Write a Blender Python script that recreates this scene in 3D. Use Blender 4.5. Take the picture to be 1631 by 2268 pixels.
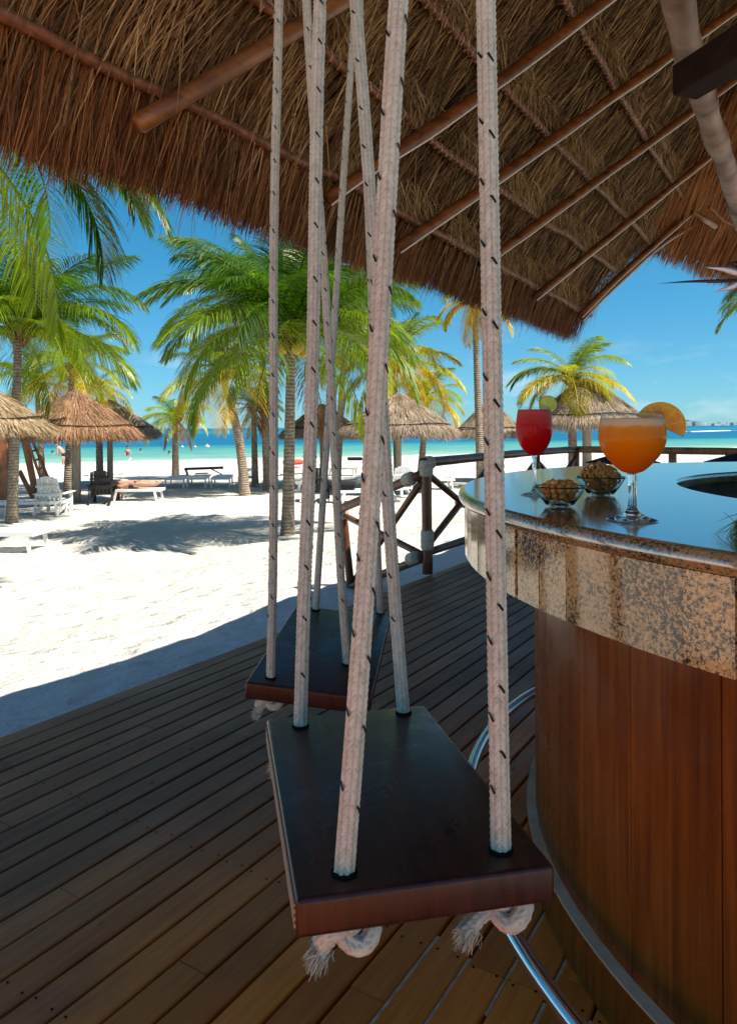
import bpy, bmesh, math, random
import numpy as np
from mathutils import Vector, Matrix, noise
rng = np.random.default_rng(7)
random.seed(7)
PI = math.pi
scene = bpy.context.scene
for o in list(bpy.data.objects):
    bpy.data.objects.remove(o)

# ------------------------------------------------------------------ camera, sky, sun, exposure
F, CX, CY, H, ROLL = 1600.0, 815.5, 946.0, 1.26, 0.0061     # focal length and principal point for a 1631 x 2267 frame
cam = bpy.data.cameras.new('camera')
cam_ob = bpy.data.objects.new('camera', cam)
scene.collection.objects.link(cam_ob)
cam.sensor_fit = 'VERTICAL'; cam.sensor_height = 36.0; cam.lens = 36.0*F/2267.0
cam.shift_y = -(1133.5-CY)/2267.0
cam.clip_start = 0.05; cam.clip_end = 30000
cam_ob.matrix_world = Matrix.Translation((0, 0, H)) @ Matrix.Rotation(PI/2, 4, 'X') @ Matrix.Rotation(-ROLL, 4, 'Z')
scene.camera = cam_ob

SUN = Vector((0.56, -0.22, 1.0)).normalized()
world = bpy.data.worlds.new('World'); scene.world = world; world.use_nodes = True
wn, wl = world.node_tree.nodes, world.node_tree.links
wn.clear()
def wnode(t, **k):
    n = wn.new(t)
    for a, b in k.items(): setattr(n, a, b)
    return n
sky = wnode('ShaderNodeTexSky', sky_type='NISHITA', sun_disc=False)
sky.sun_elevation = math.asin(SUN.z); sky.sun_rotation = math.atan2(SUN.x, SUN.y)
sky.altitude = 0; sky.air_density = 1.0; sky.dust_density = 0.05; sky.ozone_density = 3.0
hs = wnode('ShaderNodeHueSaturation'); hs.inputs['Saturation'].default_value = 1.0; hs.inputs['Hue'].default_value = 0.5
hs.inputs['Value'].default_value = 1.0
tc = wnode('ShaderNodeTexCoord'); mp = wnode('ShaderNodeMapping')
mp.inputs['Scale'].default_value = (5.0, 5.0, 13.0)
nz = wnode('ShaderNodeTexNoise'); nz.inputs['Scale'].default_value = 1.6; nz.inputs['Detail'].default_value = 9; nz.inputs['Roughness'].default_value = 0.55
cr = wnode('ShaderNodeValToRGB'); cr.color_ramp.elements[0].position = 0.52; cr.color_ramp.elements[1].position = 0.74
sep = wnode('ShaderNodeSeparateXYZ')
er = wnode('ShaderNodeValToRGB')
er.color_ramp.elements[0].position = 0.0; er.color_ramp.elements[0].color = (0.5, 0.5, 0.5, 1)
er.color_ramp.elements[1].position = 0.13; er.color_ramp.elements[1].color = (0.03, 0.03, 0.03, 1)
e2 = er.color_ramp.elements.new(0.03); e2.color = (0.75, 0.75, 0.75, 1)
mul = wnode('ShaderNodeMath', operation='MULTIPLY')
mixc = wnode('ShaderNodeMix', data_type='RGBA'); mixc.inputs[7].default_value = (5.2, 6.4, 7.2, 1)
bg = wnode('ShaderNodeBackground'); bg.inputs['Strength'].default_value = 0.075
out = wnode('ShaderNodeOutputWorld')
wl.new(sky.outputs[0], hs.inputs['Color']); wl.new(tc.outputs['Generated'], mp.inputs['Vector'])
wl.new(mp.outputs[0], nz.inputs['Vector']); wl.new(nz.outputs['Fac'], cr.inputs[0])
wl.new(tc.outputs['Generated'], sep.inputs[0]); wl.new(sep.outputs['Z'], er.inputs[0])
wl.new(cr.outputs[0], mul.inputs[0]); wl.new(er.outputs[0], mul.inputs[1])
tint = wnode('ShaderNodeValToRGB'); te = tint.color_ramp.elements       # clear tropical air: less red low in the sky
te[0].position = 0.0; te[0].color = (.30, .62, .93, 1); te[1].position = .75; te[1].color = (1.0, .98, .95, 1)
for p_, c_ in ((.10, (.27, .64, .83)), (.22, (.20, .70, .84)), (.36, (.17, .74, .86))):
    q_ = te.new(p_); q_.color = (*c_, 1)
wl.new(sep.outputs['Z'], tint.inputs[0])
tm_ = wnode('ShaderNodeMix', data_type='RGBA', blend_type='MULTIPLY'); tm_.inputs[0].default_value = 1
wl.new(hs.outputs[0], tm_.inputs[6]); wl.new(tint.outputs[0], tm_.inputs[7])
wl.new(mul.outputs[0], mixc.inputs[0]); wl.new(tm_.outputs[2], mixc.inputs[6])
wl.new(mixc.outputs[2], bg.inputs['Color']); wl.new(bg.outputs[0], out.inputs['Surface'])

sl = bpy.data.lights.new('sun', 'SUN'); sl.energy = 5.0; sl.angle = math.radians(0.53); sl.color = (1.0, 0.91, 0.76)
so = bpy.data.objects.new('sun', sl); scene.collection.objects.link(so)
so.rotation_euler = (-SUN).to_track_quat('-Z', 'Y').to_euler()
so.location = (10, 0, 20)
vs = scene.view_settings
vs.view_transform = 'Standard'; vs.look = 'None'; vs.gamma = 1.0; vs.use_curve_mapping = False
vs.exposure = 1.0
scene.cycles.max_bounces = 10; scene.cycles.diffuse_bounces = 5; scene.cycles.glossy_bounces = 5
scene.cycles.transmission_bounces = 10; scene.cycles.transparent_max_bounces = 12

# ------------------------------------------------------------------ picture <-> place
def ray(x, y):
    u, v = x-CX, y-CY
    return np.array([(u-ROLL*v)/F, 1.0, -(v+ROLL*u)/F])
EYE = np.array([0, 0, H])
def P(x, y, z):
    d = ray(x, y); return EYE+d*(z-H)/d[2]
def PD(x, y, Y):
    return EYE+ray(x, y)*Y
def Pplane(x, y, p0, n):
    d = ray(x, y); return EYE+d*(np.dot(p0-EYE, n)/np.dot(d, n))
ND, TD = np.array([-.8434, .537]), np.array([.537, .8434])  # across / along the deck edge
def sm(x): x = min(1, max(0, x)); return x*x*(3-2*x)
def shore(X, Y): return -.355*(X+15)+.935*(Y-57)
def sandz(X, Y):
    o = X*ND[0]+Y*ND[1]
    z = -.35-.62*sm((o-2.9)/7.5)
    s = shore(X, Y)
    if s > -14: z -= .28*(s+14)/14
    return max(z, -6)
def G(x, y, it=40):
    p = P(x, y, -.7)
    for _ in range(it): p = P(x, y, .5*(p[2]+sandz(p[0], p[1])))
    return p

# ------------------------------------------------------------------ materials
MATS = {}
def mat(name, col=(.5, .5, .5), rough=.6, spec=.5, build=None, **kw):
    m = bpy.data.materials.new(name); m.use_nodes = True
    nt = m.node_tree; b = nt.nodes['Principled BSDF']
    b.inputs['Base Color'].default_value = (*col, 1); b.inputs['Roughness'].default_value = rough
    b.inputs['Specular IOR Level'].default_value = spec
    for k, v in kw.items(): b.inputs[k.replace('_', ' ')].default_value = v
    if build: build(nt, b)
    MATS[name] = m
    return m
class NT:
    def __init__(s, nt): s.nt = nt
    def n(s, t, **k):
        x = s.nt.nodes.new(t)
        for a, b in k.items():
            if a.startswith('i_'): x.inputs[a[2:].replace('_', ' ')].default_value = b
            else: setattr(x, a, b)
        return x
    def l(s, a, b): s.nt.links.new(a, b)
    def noise(s, scale, vec=None, detail=4, rough=.55, dist=0):
        x = s.n('ShaderNodeTexNoise', i_Scale=scale, i_Detail=detail, i_Roughness=rough, i_Distortion=dist)
        if vec: s.l(vec, x.inputs['Vector'])
        return x.outputs['Fac']
    def ramp(s, fac, stops):
        x = s.n('ShaderNodeValToRGB'); e = x.color_ramp.elements
        for q, (p, c) in ((e[0], stops[0]), (e[1], stops[-1])): q.position = p; q.color = (*c, 1)
        for p, c in stops[1:-1]: q = e.new(p); q.color = (*c, 1)
        s.l(fac, x.inputs[0]); return x.outputs[0]
    def mix(s, fac, a, b, mode='MIX'):
        x = s.n('ShaderNodeMix', data_type='RGBA', blend_type=mode)
        for v, i in ((fac, 0), (a, 6), (b, 7)):
            if hasattr(v, 'links'): s.l(v, x.inputs[i])
            elif i == 0: x.inputs[0].default_value = v
            else: x.inputs[i].default_value = (*v, 1)
        return x.outputs[2]
    def math(s, op, a, b=0.0):
        x = s.n('ShaderNodeMath', operation=op)
        for v, i in ((a, 0), (b, 1)):
            if hasattr(v, 'links'): s.l(v, x.inputs[i])
            else: x.inputs[i].default_value = v
        return x.outputs[0]
    def pos(s): return s.n('ShaderNodeNewGeometry').outputs['Position']
    def obj(s): return s.n('ShaderNodeTexCoord').outputs['Object']
    def mapping(s, vec, scale=(1, 1, 1), rot=(0, 0, 0)):
        x = s.n('ShaderNodeMapping'); x.inputs['Scale'].default_value = scale; x.inputs['Rotation'].default_value = rot
        s.l(vec, x.inputs['Vector']); return x.outputs[0]
    def bump(s, b, h, strength=.3, dist=.01):
        x = s.n('ShaderNodeBump', i_Strength=strength, i_Distance=dist)
        s.l(h, x.inputs['Height']); s.l(x.outputs[0], b.inputs['Normal'])
    def rnd(s): return s.n('ShaderNodeObjectInfo').outputs['Random']

def simple_noise(c1, c2, scale, bump=.2, dist=.005, stretch=(1, 1, 1), world=True):
    def f(nt, b):
        t = NT(nt); v = t.mapping(t.pos() if world else t.obj(), stretch)
        h = t.noise(scale, v, 6)
        t.l(t.ramp(h, [(.3, c1), (.7, c2)]), b.inputs['Base Color'])
        if bump: t.bump(b, h, bump, dist)
    return f
def sand_f(nt, b):
    t = NT(nt); p = t.pos()
    a = t.noise(.9, p, 5); f = t.noise(60, p, 3); g = t.noise(7, p, 5, .6)
    c = t.ramp(a, [(.3, (.53, .515, .485)), (.7, (.61, .60, .57))])
    c = t.mix(t.ramp(g, [(.35, (.0, .0, .0)), (.75, (.35, .35, .35))]), c, (.50, .45, .38))
    sp = t.n('ShaderNodeTexVoronoi', i_Scale=9.0, i_Randomness=1.0); t.l(p, sp.inputs['Vector'])
    spk = t.ramp(sp.outputs['Distance'], [(.035, (1, 1, 1)), (.06, (0, 0, 0))])
    c = t.mix(t.math('MULTIPLY', spk, .8), c, (.16, .11, .07))
    t.l(c, b.inputs['Base Color'])
    vo = t.n('ShaderNodeTexVoronoi', i_Scale=2.6, feature='SMOOTH_F1', i_Smoothness=.35, i_Randomness=1.0); t.l(t.mapping(p, (1, 1.5, .2)), vo.inputs['Vector'])
    foot = t.ramp(vo.outputs['Distance'], [(.10, (0, 0, 0)), (.42, (1, 1, 1))])
    hh = t.math('ADD', t.math('ADD', t.math('MULTIPLY', g, 1.0), t.math('MULTIPLY', foot, .55)), t.math('MULTIPLY', f, .12))
    t.bump(b, hh, .9, .11)
mat('sand', rough=.95, spec=.1, build=sand_f)
def sea_f(nt, b):
    t = NT(nt); p = t.pos()
    x = t.n('ShaderNodeVectorMath', operation='DOT_PRODUCT'); t.l(p, x.inputs[0]); x.inputs[1].default_value = (-.355, .935, 0)
    s = t.math('SUBTRACT', x.outputs['Value'], -.355*-15*-1*-1+.935*57)
    wob = t.math('MULTIPLY', t.math('SUBTRACT', t.noise(.03, t.mapping(p, (1, 2.5, 1)), 4), .5), 26)
    s2 = t.math('DIVIDE', t.math('ADD', s, wob), 1000.0)
    c = t.ramp(s2, [(.0, (.26, .43, .34)), (.010, (.12, .31, .25)), (.036, (.055, .26, .24)), (.050, (.008, .115, .20)),
                    (.11, (.005, .105, .215)), (.24, (.006, .12, .22)), (.32, (.008, .18, .24)), (.8, (.006, .12, .21))])
    w = t.noise(.22, t.mapping(p, (1, 3.2, 1)), 6, .62)
    c = t.mix(t.ramp(w, [(.4, (0, 0, 0)), (.75, (.55, .55, .55))]), c, (.005, .08, .17))
    t.l(c, b.inputs['Base Color'])
    t.bump(b, w, .5, .5)
mat('sea', rough=.45, spec=.12, build=sea_f)
mat('foam', (.85, .87, .86), .8, .1, build=simple_noise((.75, .8, .8), (.9, .9, .9), 3, 0))
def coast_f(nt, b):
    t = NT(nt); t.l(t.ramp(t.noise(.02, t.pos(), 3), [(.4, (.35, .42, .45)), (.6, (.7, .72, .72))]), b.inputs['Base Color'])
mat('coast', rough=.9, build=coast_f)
def plank_f(nt, b):
    t = NT(nt); o = t.obj(); p = t.pos(); r = t.rnd()
    off = t.n('ShaderNodeCombineXYZ'); t.l(t.math('MULTIPLY', r, 40), off.inputs[0]); t.l(t.math('MULTIPLY', r, 17), off.inputs[1])
    va = t.n('ShaderNodeVectorMath', operation='ADD'); t.l(p, va.inputs[0]); t.l(off.outputs[0], va.inputs[1])
    al = t.mapping(va.outputs[0], (1, 1, 1), (0, 0, -math.atan2(TD[1], TD[0])))
    st = t.mapping(al, (1.2, 26, 6))
    g = t.noise(1.6, st, 6, .6, .4); fine = t.noise(5, t.mapping(al, (2, 60, 8)), 3)
    blot = t.noise(2.3, p, 4)
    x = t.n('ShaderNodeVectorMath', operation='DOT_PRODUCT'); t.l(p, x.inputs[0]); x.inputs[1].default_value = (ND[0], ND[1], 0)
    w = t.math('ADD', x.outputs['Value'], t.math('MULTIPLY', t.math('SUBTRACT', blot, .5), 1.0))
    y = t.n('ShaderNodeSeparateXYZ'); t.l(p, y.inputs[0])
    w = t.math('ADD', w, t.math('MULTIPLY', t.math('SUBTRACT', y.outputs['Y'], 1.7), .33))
    painted_sheen = t.ramp(t.math('MULTIPLY', w, .25), [(.27, (0, 0, 0)), (.50, (1, 1, 1))])  # paints the cool sky sheen on the beach side over the orange wood
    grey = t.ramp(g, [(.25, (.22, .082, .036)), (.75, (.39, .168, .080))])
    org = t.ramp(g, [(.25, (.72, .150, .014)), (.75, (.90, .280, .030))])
    c = t.mix(painted_sheen, org, grey)
    hue = t.n('ShaderNodeHueSaturation'); t.l(c, hue.inputs['Color'])
    t.l(t.math('ADD', .72, t.math('MULTIPLY', r, .55)), hue.inputs['Value'])
    c = hue.outputs[0]
    c = t.mix(t.ramp(blot, [(.55, (0, 0, 0)), (.75, (.35, .35, .35))]), c, (.07, .06, .055))
    kn = t.n('ShaderNodeTexVoronoi', i_Scale=4.0); t.l(t.mapping(al, (1, 2.2, 1)), kn.inputs['Vector'])
    c = t.mix(t.ramp(kn.outputs['Distance'], [(.03, (.85, .85, .85)), (.075, (0, 0, 0))]), c, (.018, .012, .01))
    c = t.mix(t.math('MULTIPLY', t.ramp(fine, [(.5, (0, 0, 0)), (.8, (1, 1, 1))]), .35), c, (.03, .02, .015))
    t.l(c, b.inputs['Base Color'])
    t.l(t.ramp(blot, [(.3, (.42, .42, .42)), (.7, (.62, .62, .62))]), b.inputs['Roughness'])
    t.bump(b, t.math('ADD', g, t.math('MULTIPLY', fine, .4)), .25, .004)
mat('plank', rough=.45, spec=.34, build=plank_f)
mat('joist_dark', (.012, .009, .007), .9, .1)
mat('caulk', (.52, .47, .40), .8, .2, build=simple_noise((.42, .32, .2), (.78, .66, .48), 30, .2))
def straw_f(c1, c2, c3):
    def f(nt, b):
        t = NT(nt); a = t.n('ShaderNodeAttribute', attribute_name='rnd').outputs['Fac']
        big = t.noise(1.4, t.pos(), 3)
        fac = t.math('ADD', t.math('MULTIPLY', a, .75), t.math('MULTIPLY', t.math('SUBTRACT', big, .5), .5))
        t.l(t.ramp(fac, [(.0, c1), (.45, c2), (.9, c3)]), b.inputs['Base Color'])
    return f
mat('straw', rough=.7, spec=.25, build=straw_f((.04, .018, .007), (.29, .155, .058), (.76, .50, .23)))
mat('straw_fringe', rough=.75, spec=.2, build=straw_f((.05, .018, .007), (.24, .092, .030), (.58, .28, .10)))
mat('straw_tuft', rough=.75, spec=.25, build=straw_f((.13, .07, .03), (.42, .26, .11), (.72, .52, .27)))
mat('straw_far', rough=.75, spec=.2, build=straw_f((.10, .028, .008), (.36, .13, .035), (.60, .28, .09)))
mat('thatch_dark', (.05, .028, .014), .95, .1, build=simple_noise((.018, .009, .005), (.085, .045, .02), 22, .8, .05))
mat('hut_grey', rough=.85, spec=.15, build=straw_f((.13, .10, .075), (.34, .265, .195), (.58, .48, .37)))
mat('hut_orange', rough=.85, spec=.15, build=straw_f((.12, .07, .042), (.33, .185, .105), (.54, .35, .215)))
mat('hut_gold', rough=.85, spec=.15, build=straw_f((.15, .105, .065), (.38, .285, .175), (.60, .48, .32)))
mat('hut_core', (.09, .065, .045), .95, .1, build=simple_noise((.05, .03, .02), (.14, .1, .07), 14, .5))
mat('cord_dark', (.035, .025, .02), .8, .2)
def wood_f(c1, c2, scale=5, ax=2, bump=.2):
    def f(nt, b):
        t = NT(nt); o = t.obj(); s = [12, 12, 12]; s[ax] = 1.0
        g = t.noise(scale, t.mapping(o, tuple(s)), 6, .6, .5); big = t.noise(3, t.pos(), 4)
        c = t.ramp(g, [(.28, c1), (.72, c2)])
        c = t.mix(t.ramp(big, [(.45, (0, 0, 0)), (.7, (.6, .6, .6))]), c, tuple(x*.35 for x in c1))
        t.l(c, b.inputs['Base Color']); t.bump(b, g, bump, .004)
    return f
mat('rafter_wood', rough=.5, spec=.3, build=wood_f((.075, .018, .004), (.28, .085, .014), 1.6, 0))
mat('rafter_light', rough=.38, spec=.5, build=wood_f((.13, .04, .009), (.38, .15, .034), 1.6, 0))
mat('batten_wood', rough=.5, spec=.4, build=simple_noise((.10, .035, .016), (.30, .12, .055), 30, .3))
mat('twine', (.50, .36, .26), .85, .2, build=simple_noise((.34, .2, .13), (.62, .48, .36), 60, .2))
mat('pale_cord', (.74, .66, .55), .7, .2)
mat('bleached_log', rough=.6, spec=.35, build=simple_noise((.085, .03, .014), (.42, .29, .22), 4.5, .5, .02))
mat('dark_beam', rough=.8, spec=.15, build=wood_f((.012, .006, .004), (.035, .016, .009), 2, 1))
mat('rail_wood', rough=.4, spec=.45, build=wood_f((.085, .026, .012), (.24, .085, .035), 2.5, 2))
mat('rail_wood_light', rough=.45, spec=.4, build=wood_f((.22, .085, .03), (.46, .21, .08), 2.5, 2))
mat('lashing', (.50, .42, .32), .9, .15, build=simple_noise((.34, .27, .19), (.62, .54, .43), 50, .5))
def rope_f(nt, b):
    t = NT(nt); a = t.n('ShaderNodeAttribute', attribute_name='rnd').outputs['Fac']; n = t.noise(45, t.pos(), 6); big = t.noise(6, t.pos(), 3)
    f = t.math('ADD', t.math('MULTIPLY', a, .8), t.math('MULTIPLY', t.math('SUBTRACT', n, .5), .5))
    c = t.ramp(f, [(.0, (.34, .32, .245)), (.35, (.47, .455, .37)), (.85, (.61, .60, .515))])
    t.l(t.mix(t.ramp(big, [(.5, (0, 0, 0)), (.75, (.35, .35, .35))]), c, (.42, .32, .27)), b.inputs['Base Color']); t.bump(b, t.noise(300, t.pos(), 3), .3, .001)
mat('rope', (.60, .53, .44), .9, .15, build=rope_f)
mat('rope_tracer', (.012, .012, .014), .8, .2)
def seat_f(nt, b):
    t = NT(nt); o = t.obj()
    g = t.noise(2.5, t.mapping(o, (2, 30, 4)), 6, .6)
    d = t.noise(14, o, 6, .7)
    c = t.ramp(g, [(.3, (.022, .0055, .0045)), (.7, (.056, .0145, .011))])
    t.l(t.mix(t.ramp(d, [(.62, (0, 0, 0)), (.8, (.5, .5, .5))]), c, (.10, .045, .035)), b.inputs['Base Color'])
    t.l(t.ramp(d, [(.3, (.22, .22, .22)), (.75, (.42, .42, .42))]), b.inputs['Roughness'])
    t.bump(b, g, .12, .002)
mat('seat_wood', rough=.3, spec=.34, build=seat_f)
def ply_f(nt, b):
    t = NT(nt); w = t.n('ShaderNodeTexWave', i_Scale=36.0, i_Distortion=.6, bands_direction='Z'); t.l(t.obj(), w.inputs['Vector'])
    t.l(t.ramp(w.outputs['Fac'], [(.2, (.10, .06, .04)), (.6, (.42, .31, .22))]), b.inputs['Base Color'])
mat('plywood_edge', rough=.6, build=ply_f)
def granite_f(tan1, tan2, amount, rough, bump=0.0):
    def f(nt, b):
        t = NT(nt); p = t.mapping(t.pos(), (1, 1, 1), (.6, .3, .9)); r = t.rnd()
        a = t.noise(150, p, 6, .72, .3); bb = t.noise(190, p, 4, .6); c = t.noise(7, p, 3)
        base = t.ramp(bb, [(.3, tan1), (.7, tan2)])
        dark = t.ramp(t.math('ADD', a, t.math('MULTIPLY', t.math('SUBTRACT', c, .5), .45)), [(amount, (0, 0, 0)), (amount+.04, (.45, .45, .45)), (amount+.10, (1, 1, 1))])
        col = t.mix(dark, base, (.022, .015, .012))
        hue = t.n('ShaderNodeHueSaturation'); t.l(col, hue.inputs['Color']); t.l(t.math('ADD', .82, t.math('MULTIPLY', r, .36)), hue.inputs['Value'])
        t.l(hue.outputs[0], b.inputs['Base Color'])
        if bump:
            t.bump(b, t.noise(9, t.mapping(t.pos(), (1, 5, 1)), 4), bump, .002)
    return f
mat('granite_top', rough=.25, spec=.6, Coat_Weight=1.0, Coat_Roughness=.10, Coat_IOR=2.6, build=granite_f((.30, .17, .06), (.52, .33, .14), .50, .08, .05))
mat('granite_tile', rough=.07, spec=.75, build=granite_f((.40, .22, .075), (.68, .45, .19), .485, .12))
mat('granite_dark', rough=.3, spec=.4, build=granite_f((.08, .045, .03), (.17, .10, .07), .50, .3))
def body_f(nt, b):
    t = NT(nt); o = t.pos(); r = t.rnd()
    g = t.noise(1.8, t.mapping(o, (34, 34, 1.4)), 6, .6, .3); m = t.noise(9, o, 4)
    c = t.ramp(g, [(.25, (.12, .023, .0035)), (.75, (.34, .088, .011))])
    hue = t.n('ShaderNodeHueSaturation'); t.l(c, hue.inputs['Color']); t.l(t.math('ADD', .75, t.math('MULTIPLY', r, .5)), hue.inputs['Value'])
    c = hue.outputs[0]
    k = t.n('ShaderNodeTexVoronoi', i_Scale=7.0); t.l(t.mapping(o, (1, 1, .8)), k.inputs['Vector'])
    c = t.mix(t.ramp(k.outputs['Distance'], [(.02, (1, 1, 1)), (.06, (0, 0, 0))]), c, (.02, .006, .003))
    sc = t.n('ShaderNodeTexVoronoi', i_Scale=5.0, feature='DISTANCE_TO_EDGE'); t.l(t.mapping(o, (1, 1, .9), (0, .9, .4)), sc.inputs['Vector'])
    scr = t.math('MULTIPLY', t.ramp(sc.outputs['Distance'], [(.002, (1, 1, 1)), (.006, (0, 0, 0))]), t.ramp(m, [(.62, (0, 0, 0)), (.68, (.55, .55, .55))]))
    c = t.mix(scr, c, (.45, .34, .26))
    t.l(c, b.inputs['Base Color'])
    t.l(t.ramp(m, [(.3, (.2, .2, .2)), (.7, (.34, .34, .34))]), b.inputs['Roughness'])
mat('bar_wood', rough=.26, spec=.3, build=body_f)
mat('plinth', (.60, .53, .45), .8, .2, build=simple_noise((.58, .42, .27), (.78, .60, .41), 18, .3))
mat('chrome', (.72, .73, .75), .16, .5, Metallic=1.0)
mat('glass', (1, 1, 1), .0, .5, Transmission_Weight=1.0, IOR=1.45)
def thin_f(nt, b):
    t = NT(nt); lw = t.n('ShaderNodeLayerWeight'); fr = t.math('ADD', .035, t.math('MULTIPLY', t.math('POWER', lw.outputs['Facing'], 4.0), .85)); tr = t.n('ShaderNodeBsdfTransparent'); gl = t.n('ShaderNodeBsdfGlossy', i_Roughness=.01)
    tr.inputs['Color'].default_value = (.955, .965, .965, 1)
    mx = t.n('ShaderNodeMixShader'); t.l(fr, mx.inputs[0]); t.l(tr.outputs[0], mx.inputs[1]); t.l(gl.outputs[0], mx.inputs[2])
    t.l(mx.outputs[0], nt.nodes['Material Output'].inputs['Surface'])
mat('thin_glass', build=thin_f)
mat('bowl_glass', (1, 1, 1), .0, .5, Transmission_Weight=1.0, IOR=1.32)
def drink_f(stops, zaxis=True):
    def f(nt, b):
        t = NT(nt); s = t.n('ShaderNodeSeparateXYZ'); t.l(t.obj(), s.inputs[0])
        z = t.math('ADD', s.outputs['Z'], t.math('MULTIPLY', t.math('SUBTRACT', t.noise(40, t.obj(), 4), .5), .012))
        c = t.ramp(t.math('MULTIPLY', z, 4.0), stops); t.l(c, b.inputs['Base Color'])
        tr = t.n('ShaderNodeBsdfTranslucent'); t.l(c, tr.inputs['Color']); mx = t.n('ShaderNodeMixShader', i_Fac=.5)
        t.l(b.outputs[0], mx.inputs[1]); t.l(tr.outputs[0], mx.inputs[2]); t.l(mx.outputs[0], nt.nodes['Material Output'].inputs['Surface'])
    return f
mat('orange_drink', rough=.35, spec=.15, build=drink_f([(.36, (.88, .17, .0)), (.66, (.96, .34, .0)), (.700, (.97, .40, .004)), (.722, (.95, .78, .45))]), Coat_Weight=.3, Coat_Roughness=.02)
mat('red_drink', rough=.35, spec=.15, build=drink_f([(.42, (.75, .001, .004)), (.72, (.80, .003, .008)), (.75, (.88, .045, .025)), (.86, (.90, .15, .10))]), Coat_Weight=.3, Coat_Roughness=.02)
mat('orange_peel', (.80, .36, .01), .5, .4, build=simple_noise((.72, .3, .01), (.88, .5, .02), 90, .3))
mat('orange_flesh', (.82, .30, .012), .35, .35, build=simple_noise((.86, .22, .0), (.96, .44, .008), 60, .3))
mat('pith', (.90, .50, .09), .7)
mat('lime_peel', (.22, .36, .02), .5, .4)
mat('lime_flesh', (.55, .58, .09), .4, .4, build=simple_noise((.55, .60, .03), (.85, .86, .14), 90, .2))
mat('nut', (.45, .22, .08), .5, .4, build=simple_noise((.52, .15, .02), (.85, .37, .075), 40, .3))
mat('pretzel', (.36, .14, .035), .4, .45, build=simple_noise((.50, .12, .012), (.85, .34, .06), 60, .2))
def leaf_f(nt, b):
    t = NT(nt); oi = t.n('ShaderNodeObjectInfo'); a = t.n('ShaderNodeAttribute', attribute_name='rnd').outputs['Fac']
    hue = t.n('ShaderNodeHueSaturation'); t.l(oi.outputs['Color'], hue.inputs['Color'])
    t.l(t.math('ADD', .65, t.math('MULTIPLY', a, .7)), hue.inputs['Value'])
    c = hue.outputs[0]
    t.l(c, b.inputs['Base Color'])
    tr = t.n('ShaderNodeBsdfTranslucent'); 
    br = t.n('ShaderNodeHueSaturation', i_Value=1.5, i_Saturation=1.1); t.l(c, br.inputs['Color']); t.l(br.outputs[0], tr.inputs['Color'])
    mx = t.n('ShaderNodeMixShader', i_Fac=.42); t.l(b.outputs[0], mx.inputs[1]); t.l(tr.outputs[0], mx.inputs[2])
    t.l(mx.outputs[0], nt.nodes['Material Output'].inputs['Surface'])
mat('palm_leaf', rough=.38, spec=.5, build=leaf_f)
def trunk_f(nt, b):
    t = NT(nt); p = t.pos()
    w = t.n('ShaderNodeTexWave', i_Scale=4.2, i_Distortion=3.0, bands_direction='Z'); t.l(p, w.inputs['Vector']); w.inputs['Detail'].default_value = 3
    n = t.noise(7, p, 5)
    c = t.ramp(n, [(.3, (.20, .155, .115)), (.7, (.40, .325, .25))])
    t.l(t.mix(t.ramp(w.outputs['Fac'], [(.0, (.6, .6, .6)), (.35, (0, 0, 0))]), c, (.10, .075, .055)), b.inputs['Base Color'])
    t.bump(b, t.math('ADD', w.outputs['Fac'], n), .5, .03)
mat('palm_trunk', rough=.9, spec=.15, build=trunk_f)
mat('palm_fibre', (.17, .10, .05), .9, .1, build=simple_noise((.08, .045, .02), (.27, .17, .09), 18, .6))
mat('coconut', (.50, .30, .05), .5, .3, build=simple_noise((.38, .2, .03), (.6, .4, .08), 8, .1))
mat('hut_post', (.42, .35, .27), .85, .2, build=simple_noise((.28, .22, .16), (.5, .43, .34), 6, .4, .01, (3, 3, .6)))
mat('white_plastic', (.80, .80, .79), .45, .4, build=simple_noise((.74, .74, .73), (.82, .82, .81), 5, 0))
mat('white_paint', (.78, .78, .76), .5, .4, build=simple_noise((.70, .7, .68), (.8, .8, .79), 8, .1))
mat('black_paint', (.022, .024, .028), .5, .4, build=simple_noise((.007, .008, .009), (.018, .019, .021), 9, .1))
mat('black_fabric', (.016, .016, .018), .85, .2, build=simple_noise((.011, .011, .012), (.025, .025, .027), 50, .2))
mat('grey_fabric', (.30, .31, .36), .85, .2, build=simple_noise((.24, .25, .3), (.36, .37, .41), 20, .1))
mat('red_towel', (.62, .10, .07), .9, .1, build=simple_noise((.5, .07, .05), (.7, .16, .11), 60, .4))
mat('stand_wood', rough=.55, spec=.35, build=wood_f((.26, .085, .03), (.50, .20, .08), 2.5, 2))
mat('skin', (.50, .27, .18), .5, .35, build=simple_noise((.46, .235, .15), (.55, .31, .215), 12, 0))
mat('hair', (.03, .018, .012), .6, .3)
mat('swim_dark', (.03, .035, .06), .8, .2)
mat('swim_red', (.45, .03, .03), .8, .2)
mat('blade', (.3, .3, .05), .5, .4, build=straw_f((.13, .11, .02), (.38, .34, .07), (.62, .56, .2)))
mat('petal_white', (.80, .79, .76), .5, .3, build=simple_noise((.7, .68, .66), (.84, .83, .81), 20, .05))
mat('spathe', (.035, .02, .02), .45, .4, build=simple_noise((.02, .012, .012), (.07, .035, .03), 30, .1))
mat('vase', (.10, .05, .03), .3, .5)
mat('stem_green', (.08, .13, .03), .5, .3)
mat('buoy', (.80, .52, .35), .5, .3, build=simple_noise((.75, .45, .3), (.85, .7, .6), 3, 0))

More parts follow.
